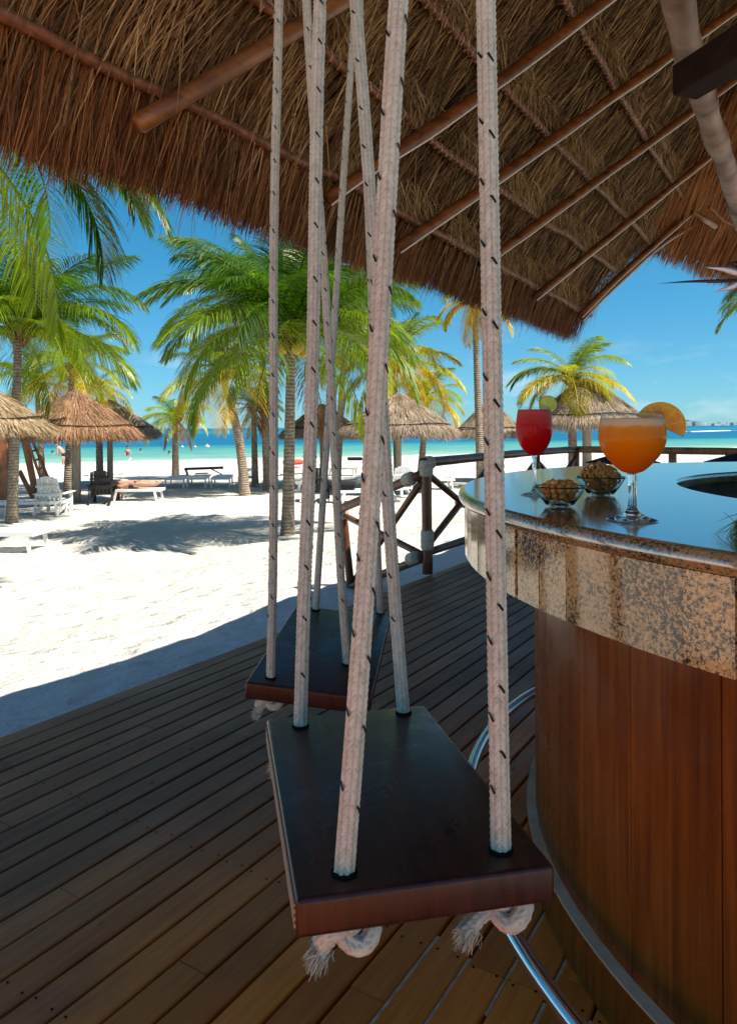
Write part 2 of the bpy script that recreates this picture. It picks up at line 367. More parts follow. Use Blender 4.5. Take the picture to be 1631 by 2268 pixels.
# ------------------------------------------------------------------ geometry helpers
COL = scene.collection
def link(o, parent=None, **props):
    COL.objects.link(o)
    if parent is not None: o.parent = parent
    for k, v in props.items(): o[k] = v
    return o
def empty(name, loc=(0, 0, 0), rz=0, label=None, cat=None, group=None, kind=None):
    o = bpy.data.objects.new(name, None); o.location = loc; o.rotation_euler = (0, 0, rz); o.empty_display_size = .1
    COL.objects.link(o); tag(o, label, cat, group, kind); return o
def tag(o, label=None, cat=None, group=None, kind=None):
    if label: o['label'] = label
    if cat: o['category'] = cat
    if group: o['group'] = group
    if kind: o['kind'] = kind
    return o
class MB:
    def __init__(s): s.v, s.f = [], []
    def add(s, v, f):
        n = len(s.v); s.v += [tuple(map(float, p)) for p in v]; s.f += [tuple(i+n for i in q) for q in f]; return s
    def box(s, c, size, R=None):
        x, y, z = size[0]/2, size[1]/2, size[2]/2
        v = np.array([[-x, -y, -z], [x, -y, -z], [x, y, -z], [-x, y, -z], [-x, -y, z], [x, -y, z], [x, y, z], [-x, y, z]])
        if R is not None: v = v@np.array(R).T
        return s.add(v+np.array(c), [(0, 3, 2, 1), (4, 5, 6, 7), (0, 1, 5, 4), (1, 2, 6, 5), (2, 3, 7, 6), (3, 0, 4, 7)])
    def bar(s, a, b, w, h, up=(0, 0, 1)):
        a, b = np.array(a, float), np.array(b, float); d = b-a; L = np.linalg.norm(d); d /= L
        sd = np.cross(d, up); 
        if np.linalg.norm(sd) < 1e-4: sd = np.cross(d, (0, 1, 0))
        sd /= np.linalg.norm(sd); u = np.cross(sd, d)
        return s.box((a+b)/2, (L, w, h), np.stack([d, sd, u], 1))
    def tube(s, pts, rad, n=10, cap=True, jitter=None):
        pts = np.array(pts, float); m = len(pts); rad = np.full(m, rad) if np.isscalar(rad) else np.array(rad)
        T, U, V = frames(pts); th = np.linspace(0, 2*PI, n, endpoint=False)
        r = rad[:, None]*np.ones(n)
        if jitter is not None: r = r*jitter
        v = pts[:, None]+(U[:, None]*np.cos(th)[None, :, None]+V[:, None]*np.sin(th)[None, :, None])*r[:, :, None]
        v = v.reshape(-1, 3); f = []
        for i in range(m-1):
            for j in range(n):
                k = (j+1) % n; f.append((i*n+j, i*n+k, (i+1)*n+k, (i+1)*n+j))
        if cap: f.append(tuple(range(n))[::-1]); f.append(tuple((m-1)*n+j for j in range(n)))
        return s.add(v, f)
    def lathe(s, prof, c=(0, 0, 0), n=32, closed=False):
        v = []; f = []; m = len(prof)
        for i in range(n):
            a = 2*PI*i/n
            for r, z in prof: v.append((c[0]+r*math.cos(a), c[1]+r*math.sin(a), c[2]+z))
        mm = m if closed else m-1
        for i in range(n):
            j = (i+1) % n
            for k in range(mm):
                l = (k+1) % m; f.append((i*m+k, j*m+k, j*m+l, i*m+l))
        return s.add(v, f)
    def mesh(s, name, smooth=False):
        me = bpy.data.meshes.new(name); me.from_pydata(s.v, [], s.f); me.update()
        if smooth: me.polygons.foreach_set('use_smooth', [True]*len(me.polygons))
        return me
    def build(s, name, material, parent=None, smooth=False, local=False, **props):
        """world coordinates unless local; the parent's location is subtracted (parents built this way are unrotated)"""
        if parent is not None and not local:
            L = np.array(worldloc(parent)); s.v = [tuple(np.array(p)-L) for p in s.v]
        me = s.mesh(name, smooth); me.materials.append(MATS[material])
        return link(bpy.data.objects.new(name, me), parent, **props)
def worldloc(o):
    p = Vector((0, 0, 0))
    while o is not None: p += o.location; o = o.parent
    return p
def frames(pts):
    T = np.gradient(pts, axis=0); T /= np.linalg.norm(T, axis=1)[:, None]+1e-12
    ref = np.array([0, 0, 1.]) if abs(T[0, 2]) < .9 else np.array([1., 0, 0])
    u = np.cross(T[0], ref); u /= np.linalg.norm(u); U = np.zeros_like(pts)
    for i in range(len(pts)):
        u = u-T[i]*np.dot(u, T[i]); u /= np.linalg.norm(u); U[i] = u
    return T, U, np.cross(T, U)
def polyline(pts, step):
    """smooth (Catmull-Rom) resampling"""
    pts = np.array(pts, float)
    if len(pts) == 2: q = np.linspace(pts[0], pts[1], max(2, int(np.linalg.norm(pts[1]-pts[0])/step)+1)); return q
    E = np.vstack([2*pts[0]-pts[1], pts, 2*pts[-1]-pts[-2]]); o = []
    for i in range(1, len(E)-2):
        n = max(2, int(np.linalg.norm(E[i+1]-E[i])/step))
        t = np.linspace(0, 1, n, endpoint=False)[:, None]; a, b, c, d = E[i-1], E[i], E[i+1], E[i+2]
        o.append(.5*((2*b)+(-a+c)*t+(2*a-5*b+4*c-d)*t**2+(-a+3*b-3*c+d)*t**3))
    o.append(pts[-1:]); return np.vstack(o)
def bevel_box(size, r=.01, seg=2):
    bm = bmesh.new(); bmesh.ops.create_cube(bm, size=1); bmesh.ops.scale(bm, vec=size, verts=bm.verts)
    bmesh.ops.bevel(bm, geom=bm.edges[:], offset=r, segments=seg, affect='EDGES', profile=.6)
    v = [tuple(x.co) for x in bm.verts]; bm.verts.index_update(); f = [tuple(x.index for x in q.verts) for q in bm.faces]; bm.free(); return v, f
def fast_mesh(name, V, Fq, material, parent=None, rnd=None, smooth=False, **props):
    """numpy verts and quads (or tris) -> one object; rnd is a per-vertex random value"""
    if parent is not None: V = V-np.array(worldloc(parent))[None]
    me = bpy.data.meshes.new(name); n, k = Fq.shape
    me.vertices.add(len(V)); me.vertices.foreach_set('co', V.astype(np.float32).ravel())
    me.loops.add(n*k); me.loops.foreach_set('vertex_index', Fq.astype(np.int32).ravel())
    me.polygons.add(n); me.polygons.foreach_set('loop_start', np.arange(0, n*k, k, dtype=np.int32))
    if smooth: me.polygons.foreach_set('use_smooth', np.ones(n, bool))
    me.update(calc_edges=True)
    if rnd is not None:
        a = me.attributes.new('rnd', 'FLOAT', 'POINT'); a.data.foreach_set('value', rnd.astype(np.float32))
    if material: me.materials.append(MATS[material])
    if name is None: return me
    return link(bpy.data.objects.new(name, me), parent, **props)
def nrm(a): return a/(np.linalg.norm(a, axis=-1, keepdims=True)+1e-12)
def strands(root, d, side, L, w, sag=0.0, seg=2, rnd=None, sagdir=(0, 0, -1)):
    """ribbons: root (N,3), direction, width direction, length, width -> verts, quads, rnd"""
    N = len(root); L = np.broadcast_to(L, N); w = np.broadcast_to(w, N); sag = np.broadcast_to(sag, N); V = np.zeros((N, seg+1, 2, 3))
    for k in range(seg+1):
        t = k/seg; c = root+d*(L*t)[:, None]+np.array(sagdir)[None]*(sag*L*t*t)[:, None]
        ww = (w*(1.0 if t == 0 else (1-.75*t*t)))[:, None]*.5
        V[:, k, 0] = c-side*ww; V[:, k, 1] = c+side*ww
    b = (np.arange(N)*(seg+1)*2)[:, None, None]; k = (np.arange(seg)*2)[None, :, None]
    Fq = (b+k+np.array([0, 1, 3, 2])[None, None]).reshape(-1, 4)
    r = rng.random(N) if rnd is None else rnd
    return V.reshape(-1, 3), Fq, np.repeat(r, (seg+1)*2)
def join(parts):
    V, Q, R, n = [], [], [], 0
    for v, q, r in parts: V.append(v); Q.append(q+n); R.append(r); n += len(v)
    return np.vstack(V), np.vstack(Q), np.concatenate(R)

# ------------------------------------------------------------------ sand, sea, far coast
def build_sand():
    ang = np.concatenate([np.linspace(-180, -62, 40, endpoint=False), np.linspace(-62, 62, 330, endpoint=False), np.linspace(62, 180, 40, endpoint=False)])
    rad = np.concatenate([np.linspace(.4, 2.6, 6, endpoint=False), np.geomspace(2.6, 75, 250, endpoint=False), np.geomspace(75, 20000, 34)])
    V = np.zeros((len(rad), len(ang), 3))
    for i, r in enumerate(rad):
        for j, a in enumerate(ang):
            x, y = r*math.sin(math.radians(a)), r*math.cos(math.radians(a)); z = sandz(x, y)
            if r < 75:
                z += .06*noise.noise(Vector((x*.55, y*.55, 1.3)))+.03*noise.noise(Vector((x*1.9, y*1.9, 4.)))
                if 2.5 < r < 30: z += .018*noise.noise(Vector((x*4.6, y*4.6, 9.)))
            V[i, j] = (x, y, z)
    n = len(ang); i, j = np.meshgrid(np.arange(len(rad)-1), np.arange(n), indexing='ij'); jj = (j+1) % n
    Q = np.stack([i*n+j, i*n+jj, (i+1)*n+jj, (i+1)*n+j], -1).reshape(-1, 4)[:, ::-1]
    fast_mesh('sand', V.reshape(-1, 3), Q, 'sand', smooth=True, kind='structure', label='pale sand beach with footprints between the bar deck and the sea')
build_sand()
sd, nd = np.array([.935, .355]), np.array([-.355, .935]); o0 = np.array([-15., 57.])
def shp(a, s): q = o0+sd*a+nd*s; return (q[0], q[1], -1.25)
MB().add([shp(-9000, -4), shp(9000, -4), shp(9000, 16000), shp(-9000, 16000)], [(0, 1, 2, 3)]).build('sea', 'sea', kind='structure', label='turquoise shallows turning to deep blue sea')
m = MB(); pts = [P(x, 955-.002*(x-1500)+1.2*math.sin(x*.03), -1.2) for x in range(1490, 2000, 30)]
for a, b in zip(pts, pts[1:]): m.bar(a, b, 3.2, .5)
m.build('surf_line', 'foam', kind='structure', label='thin white line of surf breaking far out on the reef')
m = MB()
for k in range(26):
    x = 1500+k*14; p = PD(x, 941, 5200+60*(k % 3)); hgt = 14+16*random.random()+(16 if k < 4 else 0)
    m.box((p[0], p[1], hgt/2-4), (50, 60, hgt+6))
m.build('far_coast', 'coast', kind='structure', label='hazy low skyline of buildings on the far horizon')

# ------------------------------------------------------------------ the deck
deck = empty('deck', (0, 0, 0), kind='structure', label='weathered timber bar deck of long planks beside the sand')
ANG = math.atan2(TD[1], TD[0])
prof = [(-.5, -.028), (-.5, -.003), (-.46, 0), (.46, 0), (.5, -.003), (.5, -.028)]
V = [(x, w, z) for x in (-.5, .5) for w, z in prof]
Fc = [(i, i+1, i+7, i+6) for i in range(5)]+[(5, 0, 6, 11), (5, 4, 3, 2, 1, 0), (6, 7, 8, 9, 10, 11)]
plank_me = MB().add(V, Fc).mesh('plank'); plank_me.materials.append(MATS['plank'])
PITCH = .0975; rows = 42
for k in range(rows):
    o = 2.863-.04-PITCH*k
    t = -5.0+random.random()*1.5; tend = 9.55
    while t < tend-.05:
        L = min(random.choice([1.9, 2.4, 2.9, 3.3])+random.random()*.3, tend-t)
        if tend-t-L < .6: L = tend-t
        c = ND*o+TD*(t+L/2)
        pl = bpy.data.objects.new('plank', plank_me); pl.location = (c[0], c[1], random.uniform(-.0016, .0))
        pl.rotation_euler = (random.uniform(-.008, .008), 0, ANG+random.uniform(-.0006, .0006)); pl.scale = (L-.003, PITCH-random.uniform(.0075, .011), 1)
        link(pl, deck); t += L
def rect(o1, o2, t1, t2, z): return [(*(ND*o+TD*t), z) for o, t in ((o1, t1), (o2, t1), (o2, t2), (o1, t2))]
MB().add(rect(2.80, -1.3, -5.5, 9.5, -.045)+rect(2.80, -1.3, -5.5, 9.5, -.34), [(3, 2, 1, 0), (4, 5, 6, 7), (0, 1, 5, 4), (1, 2, 6, 5), (2, 3, 7, 6), (3, 0, 4, 7)]).build('joist_frame', 'joist_dark', deck)
b0 = MB(); c0 = ND*2.868; 
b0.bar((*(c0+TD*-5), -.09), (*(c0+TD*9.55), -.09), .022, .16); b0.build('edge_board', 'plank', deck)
m = MB()
for k in range(20, 34):                                            # pale caulk in the joints near the bar
    o = 2.863-.04-PITCH*(k-.5)
    t = .05+.05*random.random()
    while t < 2.6:
        L = random.uniform(.25, .9)
        if random.random() < .8:
            a, b = ND*o+TD*t, ND*o+TD*(t+L); m.bar((*a, -.0075), (*b, -.0075), random.uniform(.005, .008), .006)
        t += L+random.uniform(.0, .12)
m.build('joint_caulk', 'caulk', deck, kind='stuff')

m = MB()
for k in range(30):
    for q in range(11):
        for dw in (-.027, .027):
            c = ND*(2.863-.04-PITCH*k+dw+random.uniform(-.004, .004))+TD*(.35+.6*q+random.uniform(-.01, .01))
            m.add([(c[0]+.0038*math.cos(a), c[1]+.0038*math.sin(a), .0012) for a in np.linspace(0, 2*PI, 7)[:-1]], [(0, 1, 2, 3, 4, 5)])
m.build('screw_heads', 'joist_dark', deck, kind='stuff')

# ------------------------------------------------------------------ the palapa roof over the bar
RT = nrm(np.array([.520, .854])); RN = np.array([-RT[1], RT[0]]); PHI = math.radians(57)
E0 = P(0, 282, H+1.0); Od = E0[:2]@RN
RTV = np.array([*RT, 0]); UPV = np.array([-RN[0]*math.cos(PHI), -RN[1]*math.cos(PHI), math.sin(PHI)])
INW = np.cross(RTV, UPV); INW = INW if INW[2] < 0 else -INW          # points down into the room
t00 = E0[:2]@RT
EORG = np.array([*(RN*Od), H+1.0])
def roof_pt(t, s, drop=0): return EORG+RTV*t+UPV*s+INW*drop
def roof_ts(x, y, drop=0):
    q = Pplane(x, y, EORG+INW*drop, INW)-EORG; return float(q@RTV), float(q@UPV)
roof = empty('palapa_roof', (*(RN*Od+RT*4), 2.26), label='big palapa roof of brown thatch on log rafters over the bar deck', cat='thatched roof')
edge_px = [(1262, 765), (1284, 700), (1325, 645), (1395, 568), (1470, 522), (1560, 470), (1640, 425)]
edge = sorted([roof_ts(x, y)[::-1] for x, y in edge_px])            # (s, t)
es, et = np.array([e[0] for e in edge]), np.array([e[1] for e in edge])
SMAX, TMIN = 5.6, 0.5
es = np.append(es, [SMAX+.1]); et = np.append(et, [et[-1]+1.0*max(0, SMAX-es[-2])*.2])
def tmax(s): return np.interp(s, es, et)
# backing sheets (this slope, and the slope beyond the ridge)
ss = np.linspace(.22, SMAX, 24); v = []; f = []
for s in ss:
    for q in np.linspace(0, 1, 10):
        tt = TMIN+(tmax(s)-TMIN)*q; v.append(roof_pt(tt, s, -.05)+.02*np.array([0, 0, noise.noise(Vector((tt*2, s*2, 0)))]))
for i in range(23):
    for j in range(9): f.append((i*10+j, i*10+j+1, (i+1)*10+j+1, (i+1)*10+j))
top = [(p+np.array(-INW)*.32) for p in v]
f2 = [tuple(i+len(v) for i in q)[::-1] for q in f]
n0 = len(v); rim = []
nv = len(v); border = [j for j in range(10)]+[i*10+9 for i in range(1, 24)]+[23*10+j for j in range(8, -1, -1)]+[i*10 for i in range(22, 0, -1)]
rim = [(a, b, b+nv, a+nv) for a, b in zip(border, border[1:]+border[:1])]
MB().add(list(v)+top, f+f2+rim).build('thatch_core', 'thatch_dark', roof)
ridge = roof_pt(0, SMAX, 0); v = []
UP2 = np.array([-RN[0]*math.cos(PHI), -RN[1]*math.cos(PHI), -math.sin(PHI)])
for s in (0, 5.3):
    for tt in (TMIN, float(tmax(SMAX))+.5): v.append(roof_pt(0, SMAX, -.05)+RTV*tt+UP2*s)
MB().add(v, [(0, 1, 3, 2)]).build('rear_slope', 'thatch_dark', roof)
def roof_strands(N, smin, smax_, t1, t2f, Lr, wr, lift, seed_side=.35, weight=None):
    s = rng.uniform(smin, smax_, N); u = rng.random(N)
    if weight: u = u**weight
    t = t1+(t2f(s)-t1)*u
    row = np.floor(s/.16); drop = .01+.035*((row+1)-s/.16)+rng.uniform(0, .03, N)
    root = EORG+RTV*t[:, None]+UPV*s[:, None]+INW*drop[:, None]
    cl = np.array([noise.noise(Vector((a*2.2, b*2.2, 3.))) for a, b in zip(t, s)]); cl2 = np.array([noise.noise(Vector((a*7, b*5, 8.))) for a, b in zip(t, s)])
    cl3 = np.array([noise.noise(Vector((a*19, b*4, 2.))) for a, b in zip(t, s)])
    slant = -.62*np.clip((s-.45)/.5, 0, 1)
    d = -UPV+RTV*(slant+.42*cl+.38*cl2+rng.normal(0, seed_side*.5, N))[:, None]+INW*(lift*rng.random(N)**3*1.3)[:, None]
    stray = rng.random(N) < .07; d[stray] += (RTV*rng.normal(0, .9, stray.sum())[:, None]+INW*rng.uniform(0, .35, stray.sum())[:, None])
    d = nrm(d); side = nrm(RTV+rng.normal(0, .45, (N, 3)))
    L = rng.uniform(*Lr, N); rnd = np.clip(.43+.55*cl2+.55*cl3+rng.normal(0, .25, N), 0, 1)
    return strands(root, d, side, L, rng.uniform(*wr, N), rng.uniform(-.05, .22, N), 3, rnd)
tm = lambda s: tmax(s)-.02
A = roof_strands(30000, .30, 4.6, -.6, tm, (.18, .48), (.0035, .0085), .22, weight=1.35)
B = roof_strands(12000, .30, 3.2, -.4, lambda s: 0*s+3.6, (.20, .5), (.003, .0075), .3)
C_ = roof_strands(9000, 1.0, 4.4, 2.0, tm, (.15, .4), (.004, .009), .15)
V, Q, R = join([A, B, C_]); fast_mesh('thatch', V, Q, 'straw', roof, R, kind='stuff')
# hanging fringe along the eave
def fringe(N, s0, s1, t1, t2f, wr, down, deep, rnd_shift=0.0):
    s = rng.uniform(s0, s1, N); t = t1+(t2f(s)-t1)*rng.random(N)
    depth = rng.uniform(deep, .03, N)
    root = EORG+RTV*t[:, None]+UPV*s[:, None]+INW*depth[:, None]
    cl = np.array([noise.noise(Vector((a*3.5, b*3, 5.))) for a, b in zip(t, s)]); c2 = np.array([noise.noise(Vector((a*22, 3., 5.))) for a in t]); c1 = np.array([noise.noise(Vector((a*1.6, 7., 2.))) for a in t])
    d = nrm(-UPV*(1-down)+np.array([0, 0, -1.])[None]*down+RTV*(-.16+.30*cl+rng.normal(0, .10, N))[:, None]+rng.normal(0, .05, (N, 3)))
    L = np.clip((s+.015+.06*c1+.02*c2+rng.uniform(-.06, .025, N))/.93, .08, .62)
    L = np.where(rng.random(N) < .45, L*rng.uniform(.5, .95, N), L)
    return strands(root, d, nrm(RTV+rng.normal(0, .4, (N, 3))), L, rng.uniform(*wr, N), .05, 3, np.clip(.42+.5*cl+.4*c2+rng.normal(0, .22, N)+rnd_shift, 0, 1))
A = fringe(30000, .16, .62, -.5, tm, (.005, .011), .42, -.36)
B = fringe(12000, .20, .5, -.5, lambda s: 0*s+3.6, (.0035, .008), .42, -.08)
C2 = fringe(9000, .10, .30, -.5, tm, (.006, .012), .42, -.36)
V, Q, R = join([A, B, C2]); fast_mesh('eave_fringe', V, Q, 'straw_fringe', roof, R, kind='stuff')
# fringe along the far gable edge
N = 4200; s = rng.uniform(.1, 3.6, N); t = tmax(s)-rng.uniform(0, .25, N)
root = EORG+RTV*t[:, None]+UPV*s[:, None]+INW*rng.uniform(-.14, .03, N)[:, None]
d = nrm(-UPV*.8+RTV*rng.uniform(.0, .5, N)[:, None]+np.array([0, 0, -.35])[None]+rng.normal(0, .12, (N, 3)))
V, Q, R = strands(root, d, nrm(RTV+rng.normal(0, .5, (N, 3))), rng.uniform(.05, .15, N), .009, .05, 2); fast_mesh('gable_fringe', V, Q, 'straw_fringe', roof, R, kind='stuff')
# battens with twine, straw tufts folded over them
bat = [[(0, 30), (340, 200), (740, 390), (1055, 565), (1280, 685)], [(570, 0), (720, 110), (985, 335), (1140, 445), (1340, 583)],
       [(940, 0), (1155, 235), (1262, 352), (1415, 510)], [(1275, 45), (1397, 252), (1457, 355), (1507, 430)]]
tuft = []
for k, px in enumerate(bat):
    ts = [roof_ts(x, y, .115) for x, y in px]; s0 = float(np.mean([q[1] for q in ts])); t0 = -1.2; t1 = float(tmax(s0))-.1
    n = int((t1-t0)/.07); tt = np.linspace(t0, t1, n)
    sfit = np.interp(tt, [q[0] for q in ts], [q[1] for q in ts])
    pts = [roof_pt(t, s+.018*noise.noise(Vector((t*1.7, k*9, 0))), .105+.015*noise.noise(Vector((t*2.1, k*5, 3)))) for t, s in zip(tt, sfit)]
    rad = .020*(1+.15*np.array([noise.noise(Vector((t*5, k, 7))) for t in tt]))
    if k == 0: rad *= 1.15
    bo = MB().tube(pts, rad, 9).build('batten', 'batten_wood', roof, smooth=True)
    m = MB(); T_, U_, V_ = frames(np.array(pts))
    dense = polyline(pts, .012); Td, Ud, Vd = frames(dense); ph = np.arange(len(dense))*.012/.028*2*PI*.5
    sel = [i for i in range(len(dense)) if (tt[0]+i*.012) > (3.4 if k == 0 else 1.6 if k == 1 else 0.2)]
    hel = np.array([dense[i]+(Ud[i]*math.cos(ph[i])+Vd[i]*math.sin(ph[i]))*(rad.mean()+.004) for i in sel])
    MB().tube(hel, .0045, 4).build('twine_wrap', 'twine', bo)
    if k > 0 or True:
        N = 5200 if k else 2600
        t = rng.uniform(max(t0, -.2) if k else 3.0, t1, N); gate = np.array([noise.noise(Vector((a*2.3, k*3., 2.))) for a in t]); t = t[gate > -.25]; N = len(t)
        s = np.interp(t, tt, sfit)+rng.uniform(.05, .19, N)
        root = EORG+RTV*t[:, None]+UPV*s[:, None]+INW*rng.uniform(.04, .115, N)[:, None]
        d = nrm(-UPV*rng.uniform(.1, 1, N)[:, None]+INW*rng.uniform(.1, .8, N)[:, None]+RTV*rng.normal(0, .45, N)[:, None])
        tuft.append(strands(root, d, nrm(RTV+rng.normal(0, .5, (N, 3))), rng.uniform(.05, .13, N), rng.uniform(.004, .008, N), .1, 2))
V, Q, R = join(tuft); fast_mesh('thatch_tufts', V, Q, 'straw_tuft', roof, R, kind='stuff')
raf = [[(310, 273), (520, 147), (760, 0), (960, -130)], [(725, 440), (815, 375), (1055, 215), (1340, 0), (1470, -100)], [(880, 548), (1110, 388), (1515, 100), (1700, -32)],
       [(1085, 570), (1110, 553), (1540, 240), (1700, 122)], [(1182, 658), (1580, 338), (1720, 228)], [(1283, 698), (1395, 588), (1610, 400), (1720, 310)],
       [(1286, 706), (1370, 622), (1470, 535), (1560, 482), (1680, 410)]]
for k, px in enumerate(raf):
    pts = []
    for x, y in px:
        t, s = roof_ts(x, y, .18); pts.append(roof_pt(t, s, .18))
    pts = polyline(pts, .12); n = len(pts); base = [.037, .032, .032, .031, .030, .030, .026][k]
    rad = base*(1+.20*np.array([noise.noise(Vector((i*.25, k*4., 1.))) for i in range(n)]))
    if k == 0: pts = np.vstack([pts[0]-(pts[1]-pts[0])*.1, pts]); rad = np.concatenate([[base*.72], rad])
    r0 = MB().tube(pts, rad, 12).build('rafter', 'rafter_light' if k == 0 else 'rafter_wood', roof, smooth=True)
    if 0 < k:
        T_, U_, V_ = frames(pts)
        vd = nrm(EYE-pts); side = nrm(np.cross(T_, vd)); mid_ = len(pts)//3
        pj = lambda w: np.array([w[0]/w[1], -(w[2]-H)/w[1]])
        dj = pj(pts[mid_]+side[mid_]*.03)-pj(pts[mid_])
        if dj[0]*.6+dj[1] < 0: side = -side                        # the cord runs along the lower flank of each rafter
        q = pts+side*(rad[:, None]*1.02)+INW*(rad[:, None]*.1)
        MB().tube(q, .0058, 5).build('pale_edge_cord', 'pale_cord', r0)
# bleached purlin log and the dark beam that carries it
m = MB(); zl = H+1.6
pa = [P(1482, -90, zl), P(1500, 0, zl), P(1512, 62, zl), P(1528, 135, zl), P(1556, 215, zl), P(1577, 290, zl), P(1596, 338, zl), P(1612, 390, zl), P(1628, 445, zl), P(1655, 540, zl)]
pts = polyline(pa, .05); n = len(pts); rad = .060+.014*np.array([noise.noise(Vector((i*.16, 3., 1.))) for i in range(n)])
MB().tube(pts, rad, 14).build('purlin_log', 'bleached_log', roof, smooth=True)
a = P(1514, 184, H+1.42); dv = nrm(np.array([.34, -1.0, 0]))
v, f = bevel_box((1.6, .125, .125), .006); Rm = np.stack([dv, np.cross((0, 0, 1), dv), (0, 0, 1)], 1)
MB().add(np.array(v)@Rm.T+a+dv*.8, f).build('tie_beam', 'dark_beam', roof)

# second wing of thatch at the far right
za = H+2.0; A0, B0 = P(1395, 548, za), P(1780, 700, za)
ed = nrm(B0-A0); inn = np.array([ed[1], -ed[0], 0]); inn = inn if inn[1] < 0 else -inn
up2 = nrm(inn*math.cos(.9)+np.array([0, 0, math.sin(.9)])); nn = np.cross(ed, up2); nn = nn if nn[2] < 0 else -nn
wing = empty('thatch_wing', tuple((A0+B0)/2), label='orange lit thatched roof wing at the far right behind the bar', cat='thatched roof')
Lw = np.linalg.norm(B0-A0)
MB().add([A0+up2*.15-nn*.1, B0+up2*.15-nn*.1, B0+up2*3.2-nn*.1, A0+up2*3.2-nn*.1, A0+up2*.15-nn*.4, B0+up2*.15-nn*.4, B0+up2*3.2-nn*.4, A0+up2*3.2-nn*.4],
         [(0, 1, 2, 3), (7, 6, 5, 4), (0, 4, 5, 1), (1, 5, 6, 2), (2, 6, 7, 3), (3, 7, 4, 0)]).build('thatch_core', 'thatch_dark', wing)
N = 15000; t = rng.uniform(-.1, Lw, N); s = rng.uniform(.1, 2.4, N)
root = A0+ed*t[:, None]+up2*s[:, None]+nn*rng.uniform(-.1, .06, N)[:, None]; cl = np.array([noise.noise(Vector((a*3, b*2, 0))) for a, b in zip(t, s)])
d = nrm(-up2*.75+np.array([0, 0, -.4])[None]+ed*(.2*cl+rng.normal(0, .1, N))[:, None])
V, Q, R = strands(root, d, nrm(ed+rng.normal(0, .4, (N, 3))), np.clip(s+.06*cl+rng.uniform(-.05, .05, N), .08, .5), rng.uniform(.008, .016, N), .05, 2, np.clip(.5+.5*cl+rng.normal(0, .2, N), 0, 1))
fast_mesh('thatch', V, Q, 'straw_far', wing, R, kind='stuff')
MB().tube(polyline([A0+ed*.9+up2*.75+nn*.09, A0+ed*1.6+up2*.70+nn*.09, A0+ed*2.6+up2*.8+nn*.1], .1), .02, 7).build('batten', 'batten_wood', wing, smooth=True)
MB().tube([A0+ed*.55+up2*.62+nn*.12, A0+ed*1.1+up2*.6+nn*.2], .035, 8).build('rafter', 'rafter_light', wing, smooth=True)
MB().tube([A0+ed*1.5+up2*1.35+nn*.2, A0+ed*2.9+up2*1.3+nn*.22], .05, 8).build('rafter', 'rafter_light', wing, smooth=True)

# ------------------------------------------------------------------ the round bar
BC = np.array([1.918, 1.903]); ZT = 1.08
bar = empty('bar_counter', (BC[0], BC[1], 0), label='round bar with polished speckled granite counter and varnished wood body', cat='bar counter')
bn = [(1.67-.018+.018*math.sin(a), ZT-.018+.018*math.cos(a)) for a in np.linspace(0, PI, 9)]
pr = [(1.02, ZT-.036), (1.02, ZT-.004), (1.024, ZT)]+[(r, ZT) for r in (1.2, 1.4, 1.55)]+bn
MB().lathe(pr, (0, 0, 0), 180, closed=True).build('countertop', 'granite_top', bar, smooth=False, local=True)
ct = bar.children[0].data
for p in ct.polygons: p.use_smooth = abs(p.normal.z) < .999
def ring_piece(r, th, half, z0, z1, gap=.0006, c=.0016):
    w = r*math.tan(half)-gap; d = .012
    v = [(r, -w+c, z0), (r, w-c, z0), (r, w-c, z1), (r, -w+c, z1), (r-c, -w, z0), (r-c, w, z0), (r-c, w, z1), (r-c, -w, z1), (r-th, -w, z0), (r-th, w, z0), (r-th, w, z1), (r-th, -w, z1)]
    f = [(0, 1, 2, 3), (4, 0, 3, 7), (1, 5, 6, 2), (8, 4, 7, 11), (5, 9, 10, 6), (9, 8, 11, 10), (3, 2, 6, 10, 11, 7), (8, 9, 5, 1, 0, 4)]
    return MB().add(v, f)
tile_me = ring_piece(1.652, .02, math.radians(3.158/2), .898, ZT-.0375, .0002, .0007).mesh('fascia_tile'); tile_me.materials.append(MATS['granite_tile'])
a0 = 180-154.08+180  # a joint sits at -154.08 degrees
for k in range(114):
    a = math.radians(-154.08+3.158*(k+.5))
    o = bpy.data.objects.new('fascia_tile', tile_me); o.rotation_euler = (0, 0, a+random.choice([-1, 1])*random.uniform(.001, .006)); o.location = (random.uniform(-.0006, .0006),)*2+(0,)
    if -215 < -154.08+3.158*(k+.5) < -110 or k > 88 or k < 16: link(o, bar)
MB().lathe([(1.60, .93), (1.628, .93), (1.628, ZT-.038), (1.60, ZT-.038)], (0, 0, 0), 120, True).build('fascia_backing', 'granite_dark', bar, local=True)
MB().lathe([(1.40, .899), (1.640, .899), (1.640, .925), (1.40, .925)], (0, 0, 0), 120, True).build('soffit', 'bar_wood', bar, local=True)
MB().lathe([(1.06, ZT-.0365), (1.035, ZT-.0365), (1.035, .72), (1.06, .72)], (0, 0, 0), 120, True).build('inner_fascia', 'granite_dark', bar, smooth=True, local=True)
MB().lathe([(1.036, .76), (.82, .76), (.82, .73), (1.036, .73)], (0, 0, 0), 96, True).build('inner_shelf', 'granite_dark', bar, local=True)
MB().lathe([(1.40, .0), (1.425, .0), (1.425, .92), (1.40, .92)], (0, 0, 0), 120, True).build('inner_wall', 'dark_beam', bar, local=True)
board_me = ring_piece(1.447, .018, math.radians(4.5/2), .095, .903, .0001, .0005).mesh('body_board'); board_me.materials.append(MATS['bar_wood'])
for k in range(80):
    d_ = -180+4.5*k+1.2
    if d_ > -80 and d_ < 130: continue
    o = bpy.data.objects.new('body_board', board_me); o.rotation_euler = (0, 0, math.radians(d_)+random.uniform(-.002, .002)); link(o, bar)
